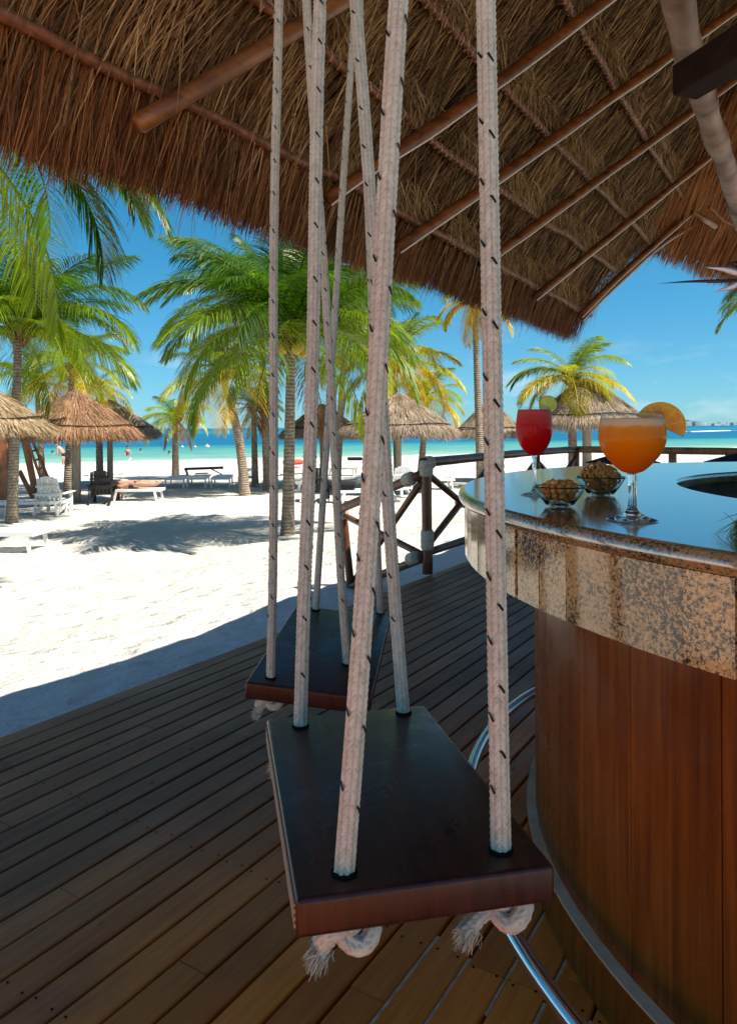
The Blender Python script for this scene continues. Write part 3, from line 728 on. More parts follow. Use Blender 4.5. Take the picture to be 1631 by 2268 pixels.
MB().lathe([(1.42, .0), (1.471, .0), (1.471, .116), (1.42, .116)], (0, 0, 0), 160, True).build('baseboard', 'bar_wood', bar, local=True)
MB().lathe([(1.43, .1165), (1.472, .1165), (1.4745, .1185), (1.4745, .124), (1.43, .128)], (0, 0, 0), 160, True).build('plinth_ledge', 'plinth', bar, local=True)
for p in bar.children: 
    pass
fr = [(1.648*math.cos(a), 1.648*math.sin(a), .16) for a in np.linspace(math.radians(-300), math.radians(-88), 120)]
footrail = MB().tube(fr, .019, 16).build('foot_rail', 'chrome', bar, smooth=True, local=True)
for a in (-150, -118):
    a = math.radians(a)
    MB().tube([(1.648*math.cos(a), 1.648*math.sin(a), .16), (1.47*math.cos(a), 1.47*math.sin(a), .10)], .012, 10).build('rail_bracket', 'chrome', bar, smooth=True, local=True)

# ------------------------------------------------------------------ glasses, fruit, bowls
def glass_set(name, px, base_y, prof_out, thick, label, cat, drink, dmat, dz, seat_z=ZT):
    p = P(px, base_y, seat_z+.0015)
    g = empty(name, tuple(p), label=label, cat=cat)
    bowl, stemf = prof_out                                         # the liquid fills the bowl to its outer wall; the glass shows above it
    up = [(np.interp(dz-.0005, [z for _, z in bowl], [r for r, _ in bowl]), dz-.0005)]+[(r, z) for r, z in bowl if z > dz]
    inner = [(r-thick, z) for r, z in up]
    MB().lathe(up+[(up[-1][0]-thick*.5, up[-1][1]+thick*.6)]+inner[::-1], (0, 0, 0), 64).build('bowl', 'thin_glass', g, smooth=True, local=True)
    MB().lathe(stemf, (0, 0, 0), 40).build('stem', 'glass', g, smooth=True, local=True)
    rt = up[0][0]
    dp = [(.0004, bowl[0][1])]+[(r, z) for r, z in bowl if z < dz-.001]+[(rt, dz-.0006), (rt-.0022, dz), (.0004, dz+.001)]
    MB().lathe(dp, (0, 0, 0), 64).build('drink', dmat, g, smooth=True, local=True)
    return g, p
def smooth_prof(pts, n=5):
    q = polyline([(a, b, 0) for a, b in pts], .004); return [(float(x[0]), float(x[1])) for x in q]
ob = smooth_prof([(.009, .0885), (.020, .092), (.036, .106), (.052, .126), (.0605, .147), (.0615, .160), (.0605, .176), (.0575, .192), (.0555, .2035)])
ost = smooth_prof([(.0004, .0), (.044, .0), (.0445, .0016), (.030, .006), (.012, .016), (.0078, .035), (.0075, .065), (.009, .080), (.010, .0884)])+[(.0004, .0884)]
og, op = glass_set('cocktail_glass', 1399, 1150, (ob, ost), .0014, 'large balloon stem glass of orange cocktail with white froth', 'cocktail glass', 'o', 'orange_drink', .1925)
rb = smooth_prof([(.006, .102), (.018, .107), (.034, .124), (.044, .148), (.047, .172), (.0465, .190), (.044, .208), (.041, .2285)])
rst = smooth_prof([(.0004, 0), (.035, 0), (.0355, .0015), (.022, .004), (.008, .010), (.005, .025), (.0045, .06), (.0055, .09), (.0075, .1019)])+[(.0004, .1019)]
rg, rp = glass_set('cocktail_glass', 1182.5, 1094, (rb, rst), .0013, 'tall narrow stem glass of red frozen cocktail with froth', 'cocktail glass', 'r', 'red_drink', .2225)
def wheel(name, center, r, th, a0, a1, normal, up, label, cat, pm, fm):
    n = nrm(np.array(normal, float)); u = np.array(up, float); u = nrm(u-n*(u@n)); w = np.cross(u, n)
    e = empty(name, tuple(center), label=label, cat=cat)
    R = np.stack([w, u, n], 1)
    def sector(r0, r1, h, b0, b1, k=28):
        ang = np.linspace(b0, b1, k); v = []; f = []
        for a in ang:
            for rr, z in ((r0, -h/2), (r1, -h/2), (r1, h/2), (r0, h/2)): v.append((rr*math.cos(a), rr*math.sin(a), z))
        for i in range(k-1):
            for j in range(4): f.append((i*4+j, (i+1)*4+j, (i+1)*4+(j+1) % 4, i*4+(j+1) % 4))
        f.append((0, 1, 2, 3)); f.append(tuple((k-1)*4+j for j in (3, 2, 1, 0)))
        return np.array(v)@R.T, f
    MB().add(*sector(r*.93, r, th, a0, a1, 48)).build('peel', pm, e, local=True, smooth=False)
    MB().add(*sector(r*.0005, r*.932, th*.86, a0, a1, 48)).build('pith', 'pith', e, local=True)
    k = 8; span = (a1-a0)
    k = max(4, int(round(10*span/(2*PI))))
    for i in range(k):
        b0 = a0+span*i/k; b1 = a0+span*(i+1)/k; g = .035
        MB().add(*sector(r*.07, r*.90, th*.96, b0+g, b1-g, 8)).build('segment', fm, e, local=True)
    return e
cp = PD(1460, 943, op[1]-.0)
wheel('orange_slice', cp, .0455, .011, math.radians(-26), math.radians(154), (-.25, -1, .1), (0, 0, 1), 'half orange slice perched on the rim of the orange cocktail glass', 'orange slice', 'orange_peel', 'orange_flesh')
cp = PD(1212.5, 895.5, rp[1]-.01)
wheel('lime_slice', cp, .0235, .005, 0, 2*PI-.02, (-.1, -1, .1), (0, 0, 1), 'round green lime slice on the rim of the red cocktail glass', 'lime slice', 'lime_peel', 'lime_flesh')
def glass_bowl(px, py, r0, r1, h, label):
    p = P(px, py, ZT+.0012); e = empty('glass_bowl', tuple(p), label=label, cat='glass bowl')
    o = [(.0004, 0), (r0*.8, 0), (r0, .002), (r0+(r1-r0)*.55, h*.5), (r1*.985, h*.93), (r1, h), (r1*.975, h+.001)]
    i = [(r1*.955, h*.94), (r0+(r1-r0)*.50, h*.5), (r0*.92, .006), (.0004, .0055)]
    b = MB().lathe(o+i, (0, 0, 0), 48).build('bowl', 'bowl_glass', e, smooth=True, local=True)
    return p
nb = glass_bowl(1238, 1120, .030, .057, .044, 'small clear glass bowl filled with roasted nuts')
pb = glass_bowl(1329, 1095, .033, .062, .046, 'small clear glass bowl heaped with pretzels beside the orange cocktail')
def nut_mesh(seed):
    bm = bmesh.new(); bmesh.ops.create_icosphere(bm, subdivisions=2, radius=1)
    for v in bm.verts:
        n = noise.noise(v.co*1.3+Vector((seed*7, 0, 0))); v.co *= 1+.16*n
        v.co.x *= 1.25; v.co.y *= .92
        if abs(v.co.y) < .12 and v.co.z > 0: v.co *= .93
    me = bpy.data.meshes.new('nut'); bm.to_mesh(me); bm.free(); me.polygons.foreach_set('use_smooth', [True]*len(me.polygons)); me.materials.append(MATS['nut']); return me
NM = [nut_mesh(i) for i in range(4)]
lv = [(.0145, .022, 7), (.0145, .008, 3), (.025, .030, 11), (.025, .012, 4), (.035, .036, 14), (.035, .018, 7), (.044, .034, 13), (.044, .018, 6), (.0515, .0255, 9), (.051, .008, 3)]
for z, rr, n in lv:
    for k in range(n):
        a = 2*PI*(k+.3*random.random())/n+z*90
        o = bpy.data.objects.new('nut', NM[k % 4]); o.location = (nb[0]+rr*math.cos(a), nb[1]+rr*math.sin(a), nb[2]+z+random.uniform(-.0015, .0015))
        s = random.uniform(.0060, .0076); o.scale = (s, s, s); o.rotation_euler = [random.uniform(0, 6.28) for _ in range(3)]
        link(o); tag(o, 'roasted brown nut piled in the small glass bowl', 'nut', 'roasted nuts in the glass bowl')
def pretzel_mesh():
    p = []
    for k in range(72):
        u = k/71
        if u < .62:
            a = -PI*.62+u/.62*PI*2.24-PI/2+PI*.5
            p.append((math.cos(a+PI/2)*1.0, math.sin(a+PI/2)*.8+.1, .0))
    a1 = p[0]; a2 = p[-1]
    q = [(.45, .62, .10), (.12, .15, .14), (-.2, -.2, .0), (-.48, -.62, -.12)]
    q2 = [(-.45, .62, -.10), (-.12, .15, -.1), (.2, -.2, .05), (.48, -.62, .12)]
    loop = [(math.cos(a)*1.0, math.sin(a)*.78, 0) for a in np.linspace(PI*.32, -PI*1.32, 40)]
    m = MB()
    m.tube(polyline([q[3], q[2], q[1], (.3, .42, .1), loop[0], *loop[3:-3:3], loop[-1], (-.3, .42, -.06), q2[1], q2[2], q2[3]], .09), .20, 8)
    me = m.mesh('pretzel', True); me.materials.append(MATS['pretzel']); return me
PM = pretzel_mesh()
for z, rr, n in [(.016, .014, 4), (.028, .024, 6), (.040, .032, 8), (.050, .037, 9), (.059, .029, 7), (.068, .018, 5), (.075, .006, 2)]:
    for k in range(n):
        a = 2*PI*(k+.4*random.random())/n+z*60
        o = bpy.data.objects.new('pretzel', PM); o.location = (pb[0]+rr*math.cos(a), pb[1]+rr*math.sin(a), pb[2]+z)
        s = random.uniform(.0135, .0160); o.scale = (s, s, s)
        o.rotation_euler = (random.uniform(.5, 1.5), random.uniform(-.6, .6), random.uniform(-.9, .9))
        link(o); tag(o, 'salted brown knot pretzel heaped in the glass bowl', 'pretzel', 'pretzels in the glass bowl')
# vase with a bird of paradise flower and a drooping plume, standing on the counter at the right
vp = np.array([.955, 1.33, ZT+.001])
vase = empty('flower_vase', tuple(vp), label='dark vase of white bird of paradise bloom and plume grass on counter', cat='flower vase')
MB().lathe([(.0004, 0), (.035, 0), (.045, .06), (.04, .14), (.028, .19), (.031, .21), (.026, .21), (.024, .19), (.0004, .19)], (0, 0, 0), 24).build('vase_body', 'vase', vase, smooth=True, local=True)
Yf = 1.34
hub = PD(1652, 618, Yf)
MB().tube(polyline([vp+np.array([0, 0, .15]), vp+np.array([.03, .02, .34]), hub+np.array([.05, 0, -.03]), hub], .03), .007, 8).build('flower_stem', 'stem_green', vase, smooth=True)
def blade_mesh(pts, wid, nrm_hint=(0, -1, 0)):
    pts = polyline(pts, .01); n = len(pts); T_, U_, V_ = frames(pts); w = np.interp(np.linspace(0, 1, n), [0, .35, 1], [.35, 1, .02])*wid
    sd = np.cross(T_, np.array(nrm_hint)); sd = nrm(sd); v = []; f = []
    for i in range(n):
        v += [pts[i]-sd[i]*w[i], pts[i]+np.array(nrm_hint)*w[i]*.25, pts[i]+sd[i]*w[i], pts[i]-np.array(nrm_hint)*w[i]*.15]
    for i in range(n-1):
        for j in range(4): f.append((i*4+j, (i+1)*4+j, (i+1)*4+(j+1) % 4, i*4+(j+1) % 4))
    f.append((0, 1, 2, 3)); return MB().add(v, f)
blade_mesh([hub, PD(1600, 622, Yf), PD(1530, 623, Yf), PD(1454, 628, Yf)], .0035).build('spathe', 'spathe', vase, smooth=True)
blade_mesh([hub+np.array([0, 0, .005]), PD(1625, 603, Yf), PD(1600, 596, Yf), PD(1561, 592, Yf)], .007).build('petal', 'petal_white', vase, smooth=True)
blade_mesh([hub, PD(1622, 634, Yf), PD(1600, 641, Yf), PD(1575, 650, Yf)], .006).build('petal', 'petal_white', vase, smooth=True)
blade_mesh([hub, PD(1660, 660, Yf), PD(1650, 690, Yf)], .008).build('petal', 'petal_white', vase, smooth=True)
blade_mesh([hub, PD(1640, 592, Yf), PD(1622, 583, Yf), PD(1604, 589, Yf)], .008).build('spathe', 'spathe', vase, smooth=True)
N = 500; ax = polyline([vp+np.array([0, 0, .19]), vp+np.array([-.05, -.08, .17]), PD(1660, 1120, 1.18), PD(1645, 1215, 1.14)], .01)
idx = rng.integers(len(ax)//3, len(ax), N); d = nrm(np.array([-.35, -.2, -.9])[None]+rng.normal(0, .45, (N, 3)))
V, Q, R = strands(ax[idx], d, nrm(rng.normal(0, 1, (N, 3))), rng.uniform(.025, .055, N), .0014, .2, 2); fast_mesh('plume', V, Q, 'blade', vase, R, kind='stuff')
MB().tube(ax, .0025, 6).build('plume_stem', 'stem_green', vase, smooth=True)

# ------------------------------------------------------------------ the rope swings
def braid(pts, r, nth, step, seed):
    pts = polyline(pts, step); m = len(pts); T_, U_, V_ = frames(pts)
    s = np.concatenate([[0], np.cumsum(np.linalg.norm(np.diff(pts, axis=0), axis=1))])
    th = np.linspace(0, 2*PI, nth, endpoint=False); c = th*8/(2*PI); col = np.floor(c+1e-6); fr_ = c-col; sg = np.where(col % 2 == 0, 1, -1)
    ph = s[:, None]/.0092+sg[None]*(fr_-.5)[None]*1.35+.13*seed; q = ph-np.floor(ph)
    h = np.sqrt(np.clip(1-np.abs(2*q-1)**2.0, 0, 1))*np.sqrt(np.sin(PI*np.clip(fr_, .03, .97)))[None]
    lump = np.array([noise.noise(Vector((x*9, seed*3., 0))) for x in s])
    rr = r*(.76+.27*h+.03*lump[:, None])
    yr = np.abs(np.sin(np.floor(ph)*12.9898+col[None]*78.233)*43758.5453) % 1.0; yr = .5+.5*yr-.55*(h < .36)  # yarn tone at random; grooves darkened for grime and painted-in crease shade
    V = pts[:, None]+(U_[:, None]*np.cos(th)[None, :, None]+V_[:, None]*np.sin(th)[None, :, None])*rr[:, :, None]
    i, j = np.meshgrid(np.arange(m-1), np.arange(nth), indexing='ij'); jj = (j+1) % nth
    Q = np.stack([i*nth+j, i*nth+jj, (i+1)*nth+jj, (i+1)*nth+j], -1).reshape(-1, 4)
    return V.reshape(-1, 3), Q, pts, T_, U_, V_, s, yr.ravel()
def rope(parent, pts, r, nth, step, seed, rot):
    V, Q, pp, T_, U_, V_, s, yr = braid(pts, r, nth, step, seed)
    ro = fast_mesh('rope', V, Q, 'rope', parent, yr, smooth=True)
    m = MB(); L = s[-1]
    # direction from rope to camera decides nothing: tracer columns simply run round the rope
    for c, (ang, off) in enumerate([(0, 0), (1.15, .048), (PI, .02), (PI+1.15, .07)]):
        x = off+.02*seed
        while x < L-.03:
            quad = []
            a0 = ang+rot
            for du in (0, .35, .7, 1):
                i = min(len(pp)-1, int(np.searchsorted(s, x+du*.011)))
                for sgn in (-1, 1):
                    a = a0-(du-.5)*.55+sgn*.10
                    quad.append(pp[i]+(U_[i]*math.cos(a)+V_[i]*math.sin(a))*r*1.045+T_[i]*sgn*.0010)
            m.add(quad, [(0, 1, 3, 2), (2, 3, 5, 4), (4, 5, 7, 6)]); x += .097*random.uniform(.86, 1.14)
    m.build('tracer_yarn', 'rope_tracer', ro, kind='stuff')
    return ro
def knot(parent_rope, c, r, seed, tail):
    c = np.array(c); rs = random.Random(seed); a0 = rs.random()*6
    p = []
    for u in np.linspace(0, 2*PI, 40, endpoint=False):
        x, y, z = math.sin(u)+2*math.sin(2*u), math.cos(u)-2*math.cos(2*u), -math.sin(3*u)
        p.append((x, y, z*1.0))
    p = np.array(p)*np.array([r*.95, r*.95, r*1.1]); ca, sa = math.cos(a0), math.sin(a0); p = p@np.array([[ca, -sa, 0], [sa, ca, 0], [0, 0, 1]]).T
    p = np.vstack([p, p[:2]])+c-np.array([0, 0, r*1.35])
    V, Q, *_, yr = braid(p, r*.95, 30, .0025, seed)
    k = fast_mesh('knot', V, Q, 'rope', parent_rope, yr, smooth=True)
    tl = np.array(tail); base = c-np.array([0, 0, r*1.7]); end = base+tl
    V1, Q1, *_, yr = braid([base, base+tl*.5+np.array([0, 0, r*.4]), end], r*.9, 24, .003, seed+1)
    V1o = fast_mesh('rope_tail', V1, Q1, 'rope', parent_rope, yr, smooth=True)
    N = 260; dd = nrm(nrm(tl)[None]+rng.normal(0, .38, (N, 3))+np.array([0, 0, -.3]))
    rt = end-tl*.2+rng.normal(0, r*.4, (N, 3))
    V2, Q2, R2 = strands(rt, dd, nrm(rng.normal(0, 1, (N, 3))), rng.uniform(r*.8, r*2.0, N), r*.17, .2, 3); fast_mesh('frayed_end', V2, Q2, 'rope', parent_rope, R2, kind='stuff')
def swing(label, corners, thick, ropes, r, nth, step, seed, tails):
    fl, fr_, bl, br = [np.array(c) for c in corners]
    fm, bmid, lm, rm = (fl+fr_)/2, (bl+br)/2, (fl+bl)/2, (fr_+br)/2
    u = nrm(bmid-fm); v = rm-lm; v = nrm(v-u*(v@u)); n = nrm(np.cross(v, u)); Lu = np.linalg.norm(bmid-fm); Lv = (np.linalg.norm(fr_-fl)+np.linalg.norm(br-bl))/2
    c = (fm+bmid)/2
    root = empty('rope_swing', tuple(c), label=label, cat='swing', group='rope swings hung along the bar')
    R = np.stack([u, v, n], 1)
    bv, bf = bevel_box((Lu, Lv, thick), .007, 3)
    me = MB().add(bv, bf).mesh('seat_board', True); me.materials.append(MATS['seat_wood']); so_ = bpy.data.objects.new('seat_board', me); link(so_, root)
    M = Matrix([[*R[i], (-n*thick/2)[i]] for i in range(3)]+[[0, 0, 0, 1]]); so_.matrix_local = M
    me = MB().box((0, -Lv/2-.0006, -.0015), (Lu*.965, .003, thick*.62)).mesh('plywood_edge'); me.materials.append(MATS['plywood_edge'])
    pe = bpy.data.objects.new('plywood_edge', me); link(pe, so_)
    nrm_up = n
    for k, (hole, pxs) in enumerate(ropes):
        hp = Pplane(hole[0], hole[1], c, n)
        tp = PD(*pxs[0]); e = nrm(tp-hp); tp = hp+e*((2.78-hp[2])/e[2]); sw = np.array([math.sin(k*2.1+seed), math.cos(k*1.3), 0])
        pts = [hp-e*thick*.9]+[hp+(tp-hp)*q+sw*.0035*math.sin(q*9+k)*(q > 0) for q in np.linspace(0, 1, 9)]
        ring = [hp+n*.0012+(u*math.cos(a)+v*math.sin(a))*r*1.02 for a in np.linspace(0, 2*PI, 25)]
        MB().tube(ring, r*.22, 6).build('rope_hole', 'joist_dark', root, smooth=True)
        ro = rope(root, pts, r, nth, step, seed*5+k, 1.2*k+seed)
        knot(ro, hp-n*thick, r*.92, seed*10+k, tails[k])
    return root
near = [np.array([-.149*.57, 0, 0])]*4
cN = [P(660, 1990, H-.57), P(1225, 1920, H-.57), P(590, 1600, H-.595), P(935, 1553, H-.595)]
swing('large dark red swing seat hanging nearest, on four thick white ropes', cN, .047,
      [((762, 1932), [(887, 0, .96)]), ((1108, 1882), [(1075, 0, 1.02)]), ((665, 1608), [(712, 0, 1.50)]), ((893, 1578), [(787, 0, 1.60)])],
      .0140, 40, .0019, 1, [(-.034, -.028, -.012), (-.058, -.03, -.022), (-.05, .0, -.01), (-.02, .02, -.03)])
cF = [P(541, 1509, H-.66), P(825, 1548, H-.692), P(657.5, 1342, H-.618), P(861, 1361, H-.65)]
swing('smaller dark swing seat hanging behind, above the deck edge', cF, .045,
      [((599, 1500), [(615, 0, 1.93)]), ((768, 1470), [(680, 0, 1.95)]), ((699, 1350), [(786, 0, 2.48)]), ((842, 1358), [(798, 0, 2.50)])],
      .0122, 24, .0027, 2, [(-.03, -.03, -.02), (.03, -.02, -.03), (.03, .02, -.02), (-.02, .02, -.02)])

# ------------------------------------------------------------------ the log railing on the deck edge and at the beach steps
fence = empty('log_railing', tuple(P(945, 1268, 0)), label='rustic brown log railing with crossed braces and rope lashings', cat='railing')
def log(name, a, b, r, material='rail_wood', n=10, bow=.0):
    a, b = np.array(a), np.array(b); k = 9; pts = np.linspace(a, b, k); pts[:, 2] += bow*np.sin(np.linspace(0, PI, k))
    sd_ = random.random()*50; rad = r*(1+.09*np.array([noise.noise(Vector((i*.6, sd_, 0))) for i in range(k)]))
    return MB().tube(pts, rad, n).build(name, material, fence, smooth=True)
def lash(c, axis, r, h):
    axis = nrm(np.array(axis, float)); k = 15
    pts = np.array(c)[None]+axis[None]*np.linspace(-h/2, h/2, k)[:, None]
    rad = np.array([r*(1.0 if i % 2 else 1.09) for i in range(k)]); rad[0] = rad[-1] = r*.9
    MB().tube(pts, rad, 14).build('rope_lashing', 'lashing', fence, smooth=True)
p1b = P(946, 1270, 0); p1t = np.array([p1b[0]-.006, p1b[1], .965]); 
log('post', p1b, p1t, .046)
corner = P(1296, 993, .96); corner = np.array([*(ND*2.80+TD*9.45), .955])
line = [np.array([*(ND*o+TD*t), z]) for o, t, z in ((2.93, 5.54, .955), (2.95, 6.95, .955), (2.93, 8.3, .955), (2.80, 9.45, .955))]
line2 = [np.array([*(ND*o+TD*t), .955]) for o, t in ((2.80, 9.45), (1.6, 9.35), (.35, 9.3), (-.9, 9.25))]
for i in range(3):
    a, b = line[i].copy(), line[i+1].copy()
    log('top_rail', a+(TD[0]*-.08*(i == 0), TD[1]*-.08*(i == 0), 0), b, .043)
    lo = np.array([0, 0, -.78]); log('bottom_rail', a+lo, b+lo, .034)
    log('brace', a+np.array([0, 0, -.1]), b+np.array([0, 0, -.72]), .030); log('brace', a+np.array([0, 0, -.72]), b+np.array([0, 0, -.1]), .030)
    lash((a+b)/2+np.array([0, 0, -.41]), (b-a), .048, .1)
    log('post', (b[0], b[1], 0), (b[0], b[1], .94), .045)
for i in range(3):
    a, b = line2[i], line2[i+1]; mt = 'rail_wood_light'
    log('top_rail', a, b, .045, mt); lo = np.array([0, 0, -.78]); log('bottom_rail', a+lo, b+lo, .034, mt)
    mid = (a+b)/2
    for e in (a, b): log('brace', mid+np.array([0, 0, -.05]), e+np.array([0, 0, -.75]), .032, mt)
    log('post', (mid[0], mid[1], 0), (mid[0], mid[1], .92), .05, mt); log('post', (b[0], b[1], 0), (b[0], b[1], .94), .045, mt)
lash(p1t-np.array([0, 0, .06]), (0, 0, 1), .057, .14); lash((p1b[0], p1b[1], .29), (0, 0, 1), .055, .17); lash((p1t[0]+.02, p1t[1]+.03, .95), TD.tolist()+[0], .055, .10)
# the sloping rail down the beach steps
q = G(778, 1303); q = np.array([q[0], q[1], q[2]-.05]); Yq = q[1]
p2t = PD(757, 1120, Yq)
log('post', q, p2t, .043); lash(PD(759, 1132, Yq), p2t-q, .056, .16)
a1 = PD(930, 1052, p1b[1]); log('stair_rail', a1, PD(752, 1127, Yq), .043); lash(PD(905, 1061, p1b[1]+.1), PD(757, 1123, Yq)-a1, .055, .13)
log('stair_rail', PD(935, 1236, p1b[1]), PD(775, 1300, Yq), .037); lash(PD(913, 1236, p1b[1]+.05), PD(776, 1290, Yq)-PD(913, 1236, p1b[1]), .05, .13)
log('brace', PD(932, 1068, p1b[1]), PD(785, 1283, Yq), .030); log('brace', PD(760, 1140, Yq), PD(935, 1228, p1b[1]), .030)

# ------------------------------------------------------------------ palapa umbrellas on the beach
def hut(cx, apex_y, eave_y, hw, base_y, Y, label, strawm, seed, post_r=.11, facets=None, notch=0):
    k = Y/F; rs = np.random.default_rng(seed)
    top = PD(cx, apex_y, Y); ev = PD(cx, eave_y, Y); R_ = hw*k
    gx, gy = top[0], top[1]; gz = sandz(gx, gy)
    e = empty('palapa_umbrella', (gx, gy, gz), label=label, cat='beach umbrella', group='thatched palapa umbrellas on the beach')
    zt, ze = top[2], ev[2]+.17*R_ ; Hh = zt-ze
    def prof(u): return R_*(u**.93)*(1-.03*math.sin(u*PI)), zt-Hh*(u**1.05)
    pf = [prof(u) for u in np.linspace(.02, .97, 9)]
    inner = [(r*.93, z-.10) for r, z in pf[::-1]]
    MB().lathe([(.001, zt-.01)]+pf+inner+[(.001, zt-.2)], (gx, gy, 0), 28).build('thatch_core', 'hut_core', e, smooth=True)
    N = 9500; u = np.sqrt(rs.random(N))*.95+.02; a = rs.random(N)*2*PI
    r = R_*u**.93; z = zt-Hh*u**1.05+rs.uniform(.0, .05, N)
    rad = np.stack([np.cos(a), np.sin(a), 0*a], 1); root = rad*r[:, None]+np.array([gx, gy, 0])[None]; root[:, 2] = z
    sl = nrm(np.array([R_, Hh])); d = nrm(rad*sl[0]+np.array([0, 0, -sl[1]])[None]+rs.normal(0, .10, (N, 3)))
    tan = np.stack([-np.sin(a), np.cos(a), 0*a], 1)
    cl = np.array([noise.noise(Vector((x*2.2*1.5, y*2.2*1.5, seed))) for x, y in zip(root[:, 0], root[:, 1])])
    p1 = strands(root, d, nrm(tan+rs.normal(0, .3, (N, 3))), rs.uniform(.18, .42, N), rs.uniform(.007, .018, N), .03, 2, np.clip(.5+.4*cl+rs.normal(0, .2, N), 0, 1))
    N = 6500; a = rs.random(N)*2*PI; rad = np.stack([np.cos(a), np.sin(a), 0*a], 1); tan = np.stack([-np.sin(a), np.cos(a), 0*a], 1)
    root = rad*(R_*rs.uniform(.84, .99, N))[:, None]+np.array([gx, gy, 0])[None]; root[:, 2] = ze+Hh*rs.uniform(.0, .13, N)+.02
    d = nrm(rad*.55+np.array([0, 0, -.8])[None]+rs.normal(0, .12, (N, 3)))
    wav = .92+.10*np.sin(a*5+seed)
    p2 = strands(root, d, nrm(tan+rs.normal(0, .3, (N, 3))), .19*R_*rs.uniform(.75, 1.08, N)*wav, rs.uniform(.007, .016, N), .15, 2, rs.random(N))
    V, Q, R2 = join([p1, p2]); fast_mesh('thatch', V, Q, strawm, e, R2, kind='stuff')
    ub = .86; rb, zb = prof(ub)
    c = [(gx+(rb+.05)*math.cos(x), gy+(rb+.05)*math.sin(x), zb+.055+.025*math.sin(4*x+seed)) for x in np.linspace(0, 2*PI, 50)]
    MB().tube(c, .022, 6).build('binding_cord', 'cord_dark', e, smooth=True)
    MB().tube([(gx, gy, gz-.3), (gx+.01, gy, (gz+zt)/2-.4), (gx, gy, zt-.3)], [post_r*1.08, post_r, post_r*.95], 14).build('post', 'hut_post', e, smooth=True)
    for j in range(7):
        x = j*2*PI/7+seed
        MB().tube([(gx, gy, zt-.25), (gx+R_*.9*math.cos(x), gy+R_*.9*math.sin(x), ze-.02)], .03, 6).build('rafter', 'rail_wood', e)
    return e
hut(-62, 838, 975, 158, 1165, 14.0, 'straw coloured palapa umbrella cut off at the left picture edge', 'hut_gold', 1)
hut(168, 862, 984, 134, 1105, 22.0, 'orange brown palapa umbrella in front at left, palm shadow on it', 'hut_orange', 2, .13)
hut(243, 884, 978, 106, 1075, 28.5, 'greyish palapa umbrella partly hidden behind the orange brown one', 'hut_grey', 3)
hut(713, 893, 976, 90, 1075, 28.0, 'palapa umbrella seen between ropes, behind the leftmost of the wide pair', 'hut_grey', 4)
hut(880, 868, 978, 131, 1090, 25.0, 'wide brown palapa umbrella behind the thickest swing rope', 'hut_grey', 5)
hut(1082, 886, 974, 76, 1070, 29.5, 'dark small palapa umbrella behind the right hand swing rope', 'hut_grey', 6)
hut(1297, 836, 958, 130, 1080, 26.0, 'tall grey palapa umbrella standing behind the two cocktail glasses', 'hut_grey', 7, .16)

# ------------------------------------------------------------------ coconut palms
def frond_mesh(L, el0, el1, nleaf, lmax, width, grav, seed):
    rs = np.random.default_rng(seed); n = 26; pts = [np.zeros(3)]; yaw = rs.normal(0, .12)
    for i in range(n):
        u = (i+.5)/n; el = el0+(el1-el0)*u**1.25; w = yaw*u
        pts.append(pts[-1]+np.array([math.cos(el)*math.cos(w), math.cos(el)*math.sin(w), math.sin(el)])*L/n)
    pts = np.array(pts); T_ = nrm(np.gradient(pts, axis=0)); m = MB()
    m.tube(pts, np.linspace(.032, .004, n+1)*L/3, 5)
    V = np.array(m.v); nb_ = len(V); Qs = [np.array([q for q in m.f if len(q) == 4])]; Rs = [np.full(nb_, .75)]; Vs = [V]; off = nb_
    u = np.repeat(np.linspace(.13, .995, nleaf), 2)+rs.normal(0, .004, 2*nleaf); u = np.clip(u, 0, 1); sg = np.tile([-1., 1.], nleaf); N = len(u)
    idx = u*n; i0 = np.clip(np.floor(idx).astype(int), 0, n-1); fr2 = (idx-i0)[:, None]
    base = pts[i0]*(1-fr2)+pts[i0+1]*fr2; T = T_[i0]
    side = nrm(np.cross(T, np.array([0, 0, 1.])[None]+1e-3)); up = nrm(np.cross(side, T))
    ln = lmax*np.interp(u, [0, .13, .3, .55, .8, 1], [.4, .55, .9, 1, .8, .35])*rs.uniform(.85, 1.1, N)
    fwd = np.interp(u, [0, .6, 1], [.35, .65, 1.6])
    d = nrm(T*fwd[:, None]+side*sg[:, None]+up*rs.uniform(.05, .35, N)[:, None]+rs.normal(0, .07, (N, 3)))
    seg = 4; P_ = base.copy(); Vl = np.zeros((N, seg+1, 2, 3)); g = grav*rs.uniform(.6, 1.25, N)
    for k in range(seg+1):
        w = width*np.interp(k/seg, [0, .3, .75, 1], [.5, 1, .6, .05]); 
        wd = nrm(np.cross(d, side*sg[:, None]+up*.8+rs.normal(0, .2, (N, 3))*(k == 0)))
        Vl[:, k, 0] = P_-wd*w*.5; Vl[:, k, 1] = P_+wd*w*.5
        P_ = P_+d*(ln/seg)[:, None]; d = nrm(d+np.array([0, 0, -1.])[None]*(g*.38)[:, None])
    b = (np.arange(N)*(seg+1)*2)[:, None, None]; kk = (np.arange(seg)*2)[None, :, None]
    Q = (b+kk+np.array([0, 1, 3, 2])[None, None]).reshape(-1, 4)+off
    Vs.append(Vl.reshape(-1, 3)); Qs.append(Q); Rs.append(np.repeat(rs.random(N), (seg+1)*2))
    V = np.vstack(Vs); Q = np.vstack(Qs); R = np.concatenate(Rs)
    me = fast_mesh_data('frond', V, Q, R); me.materials.append(MATS['palm_leaf']); return me
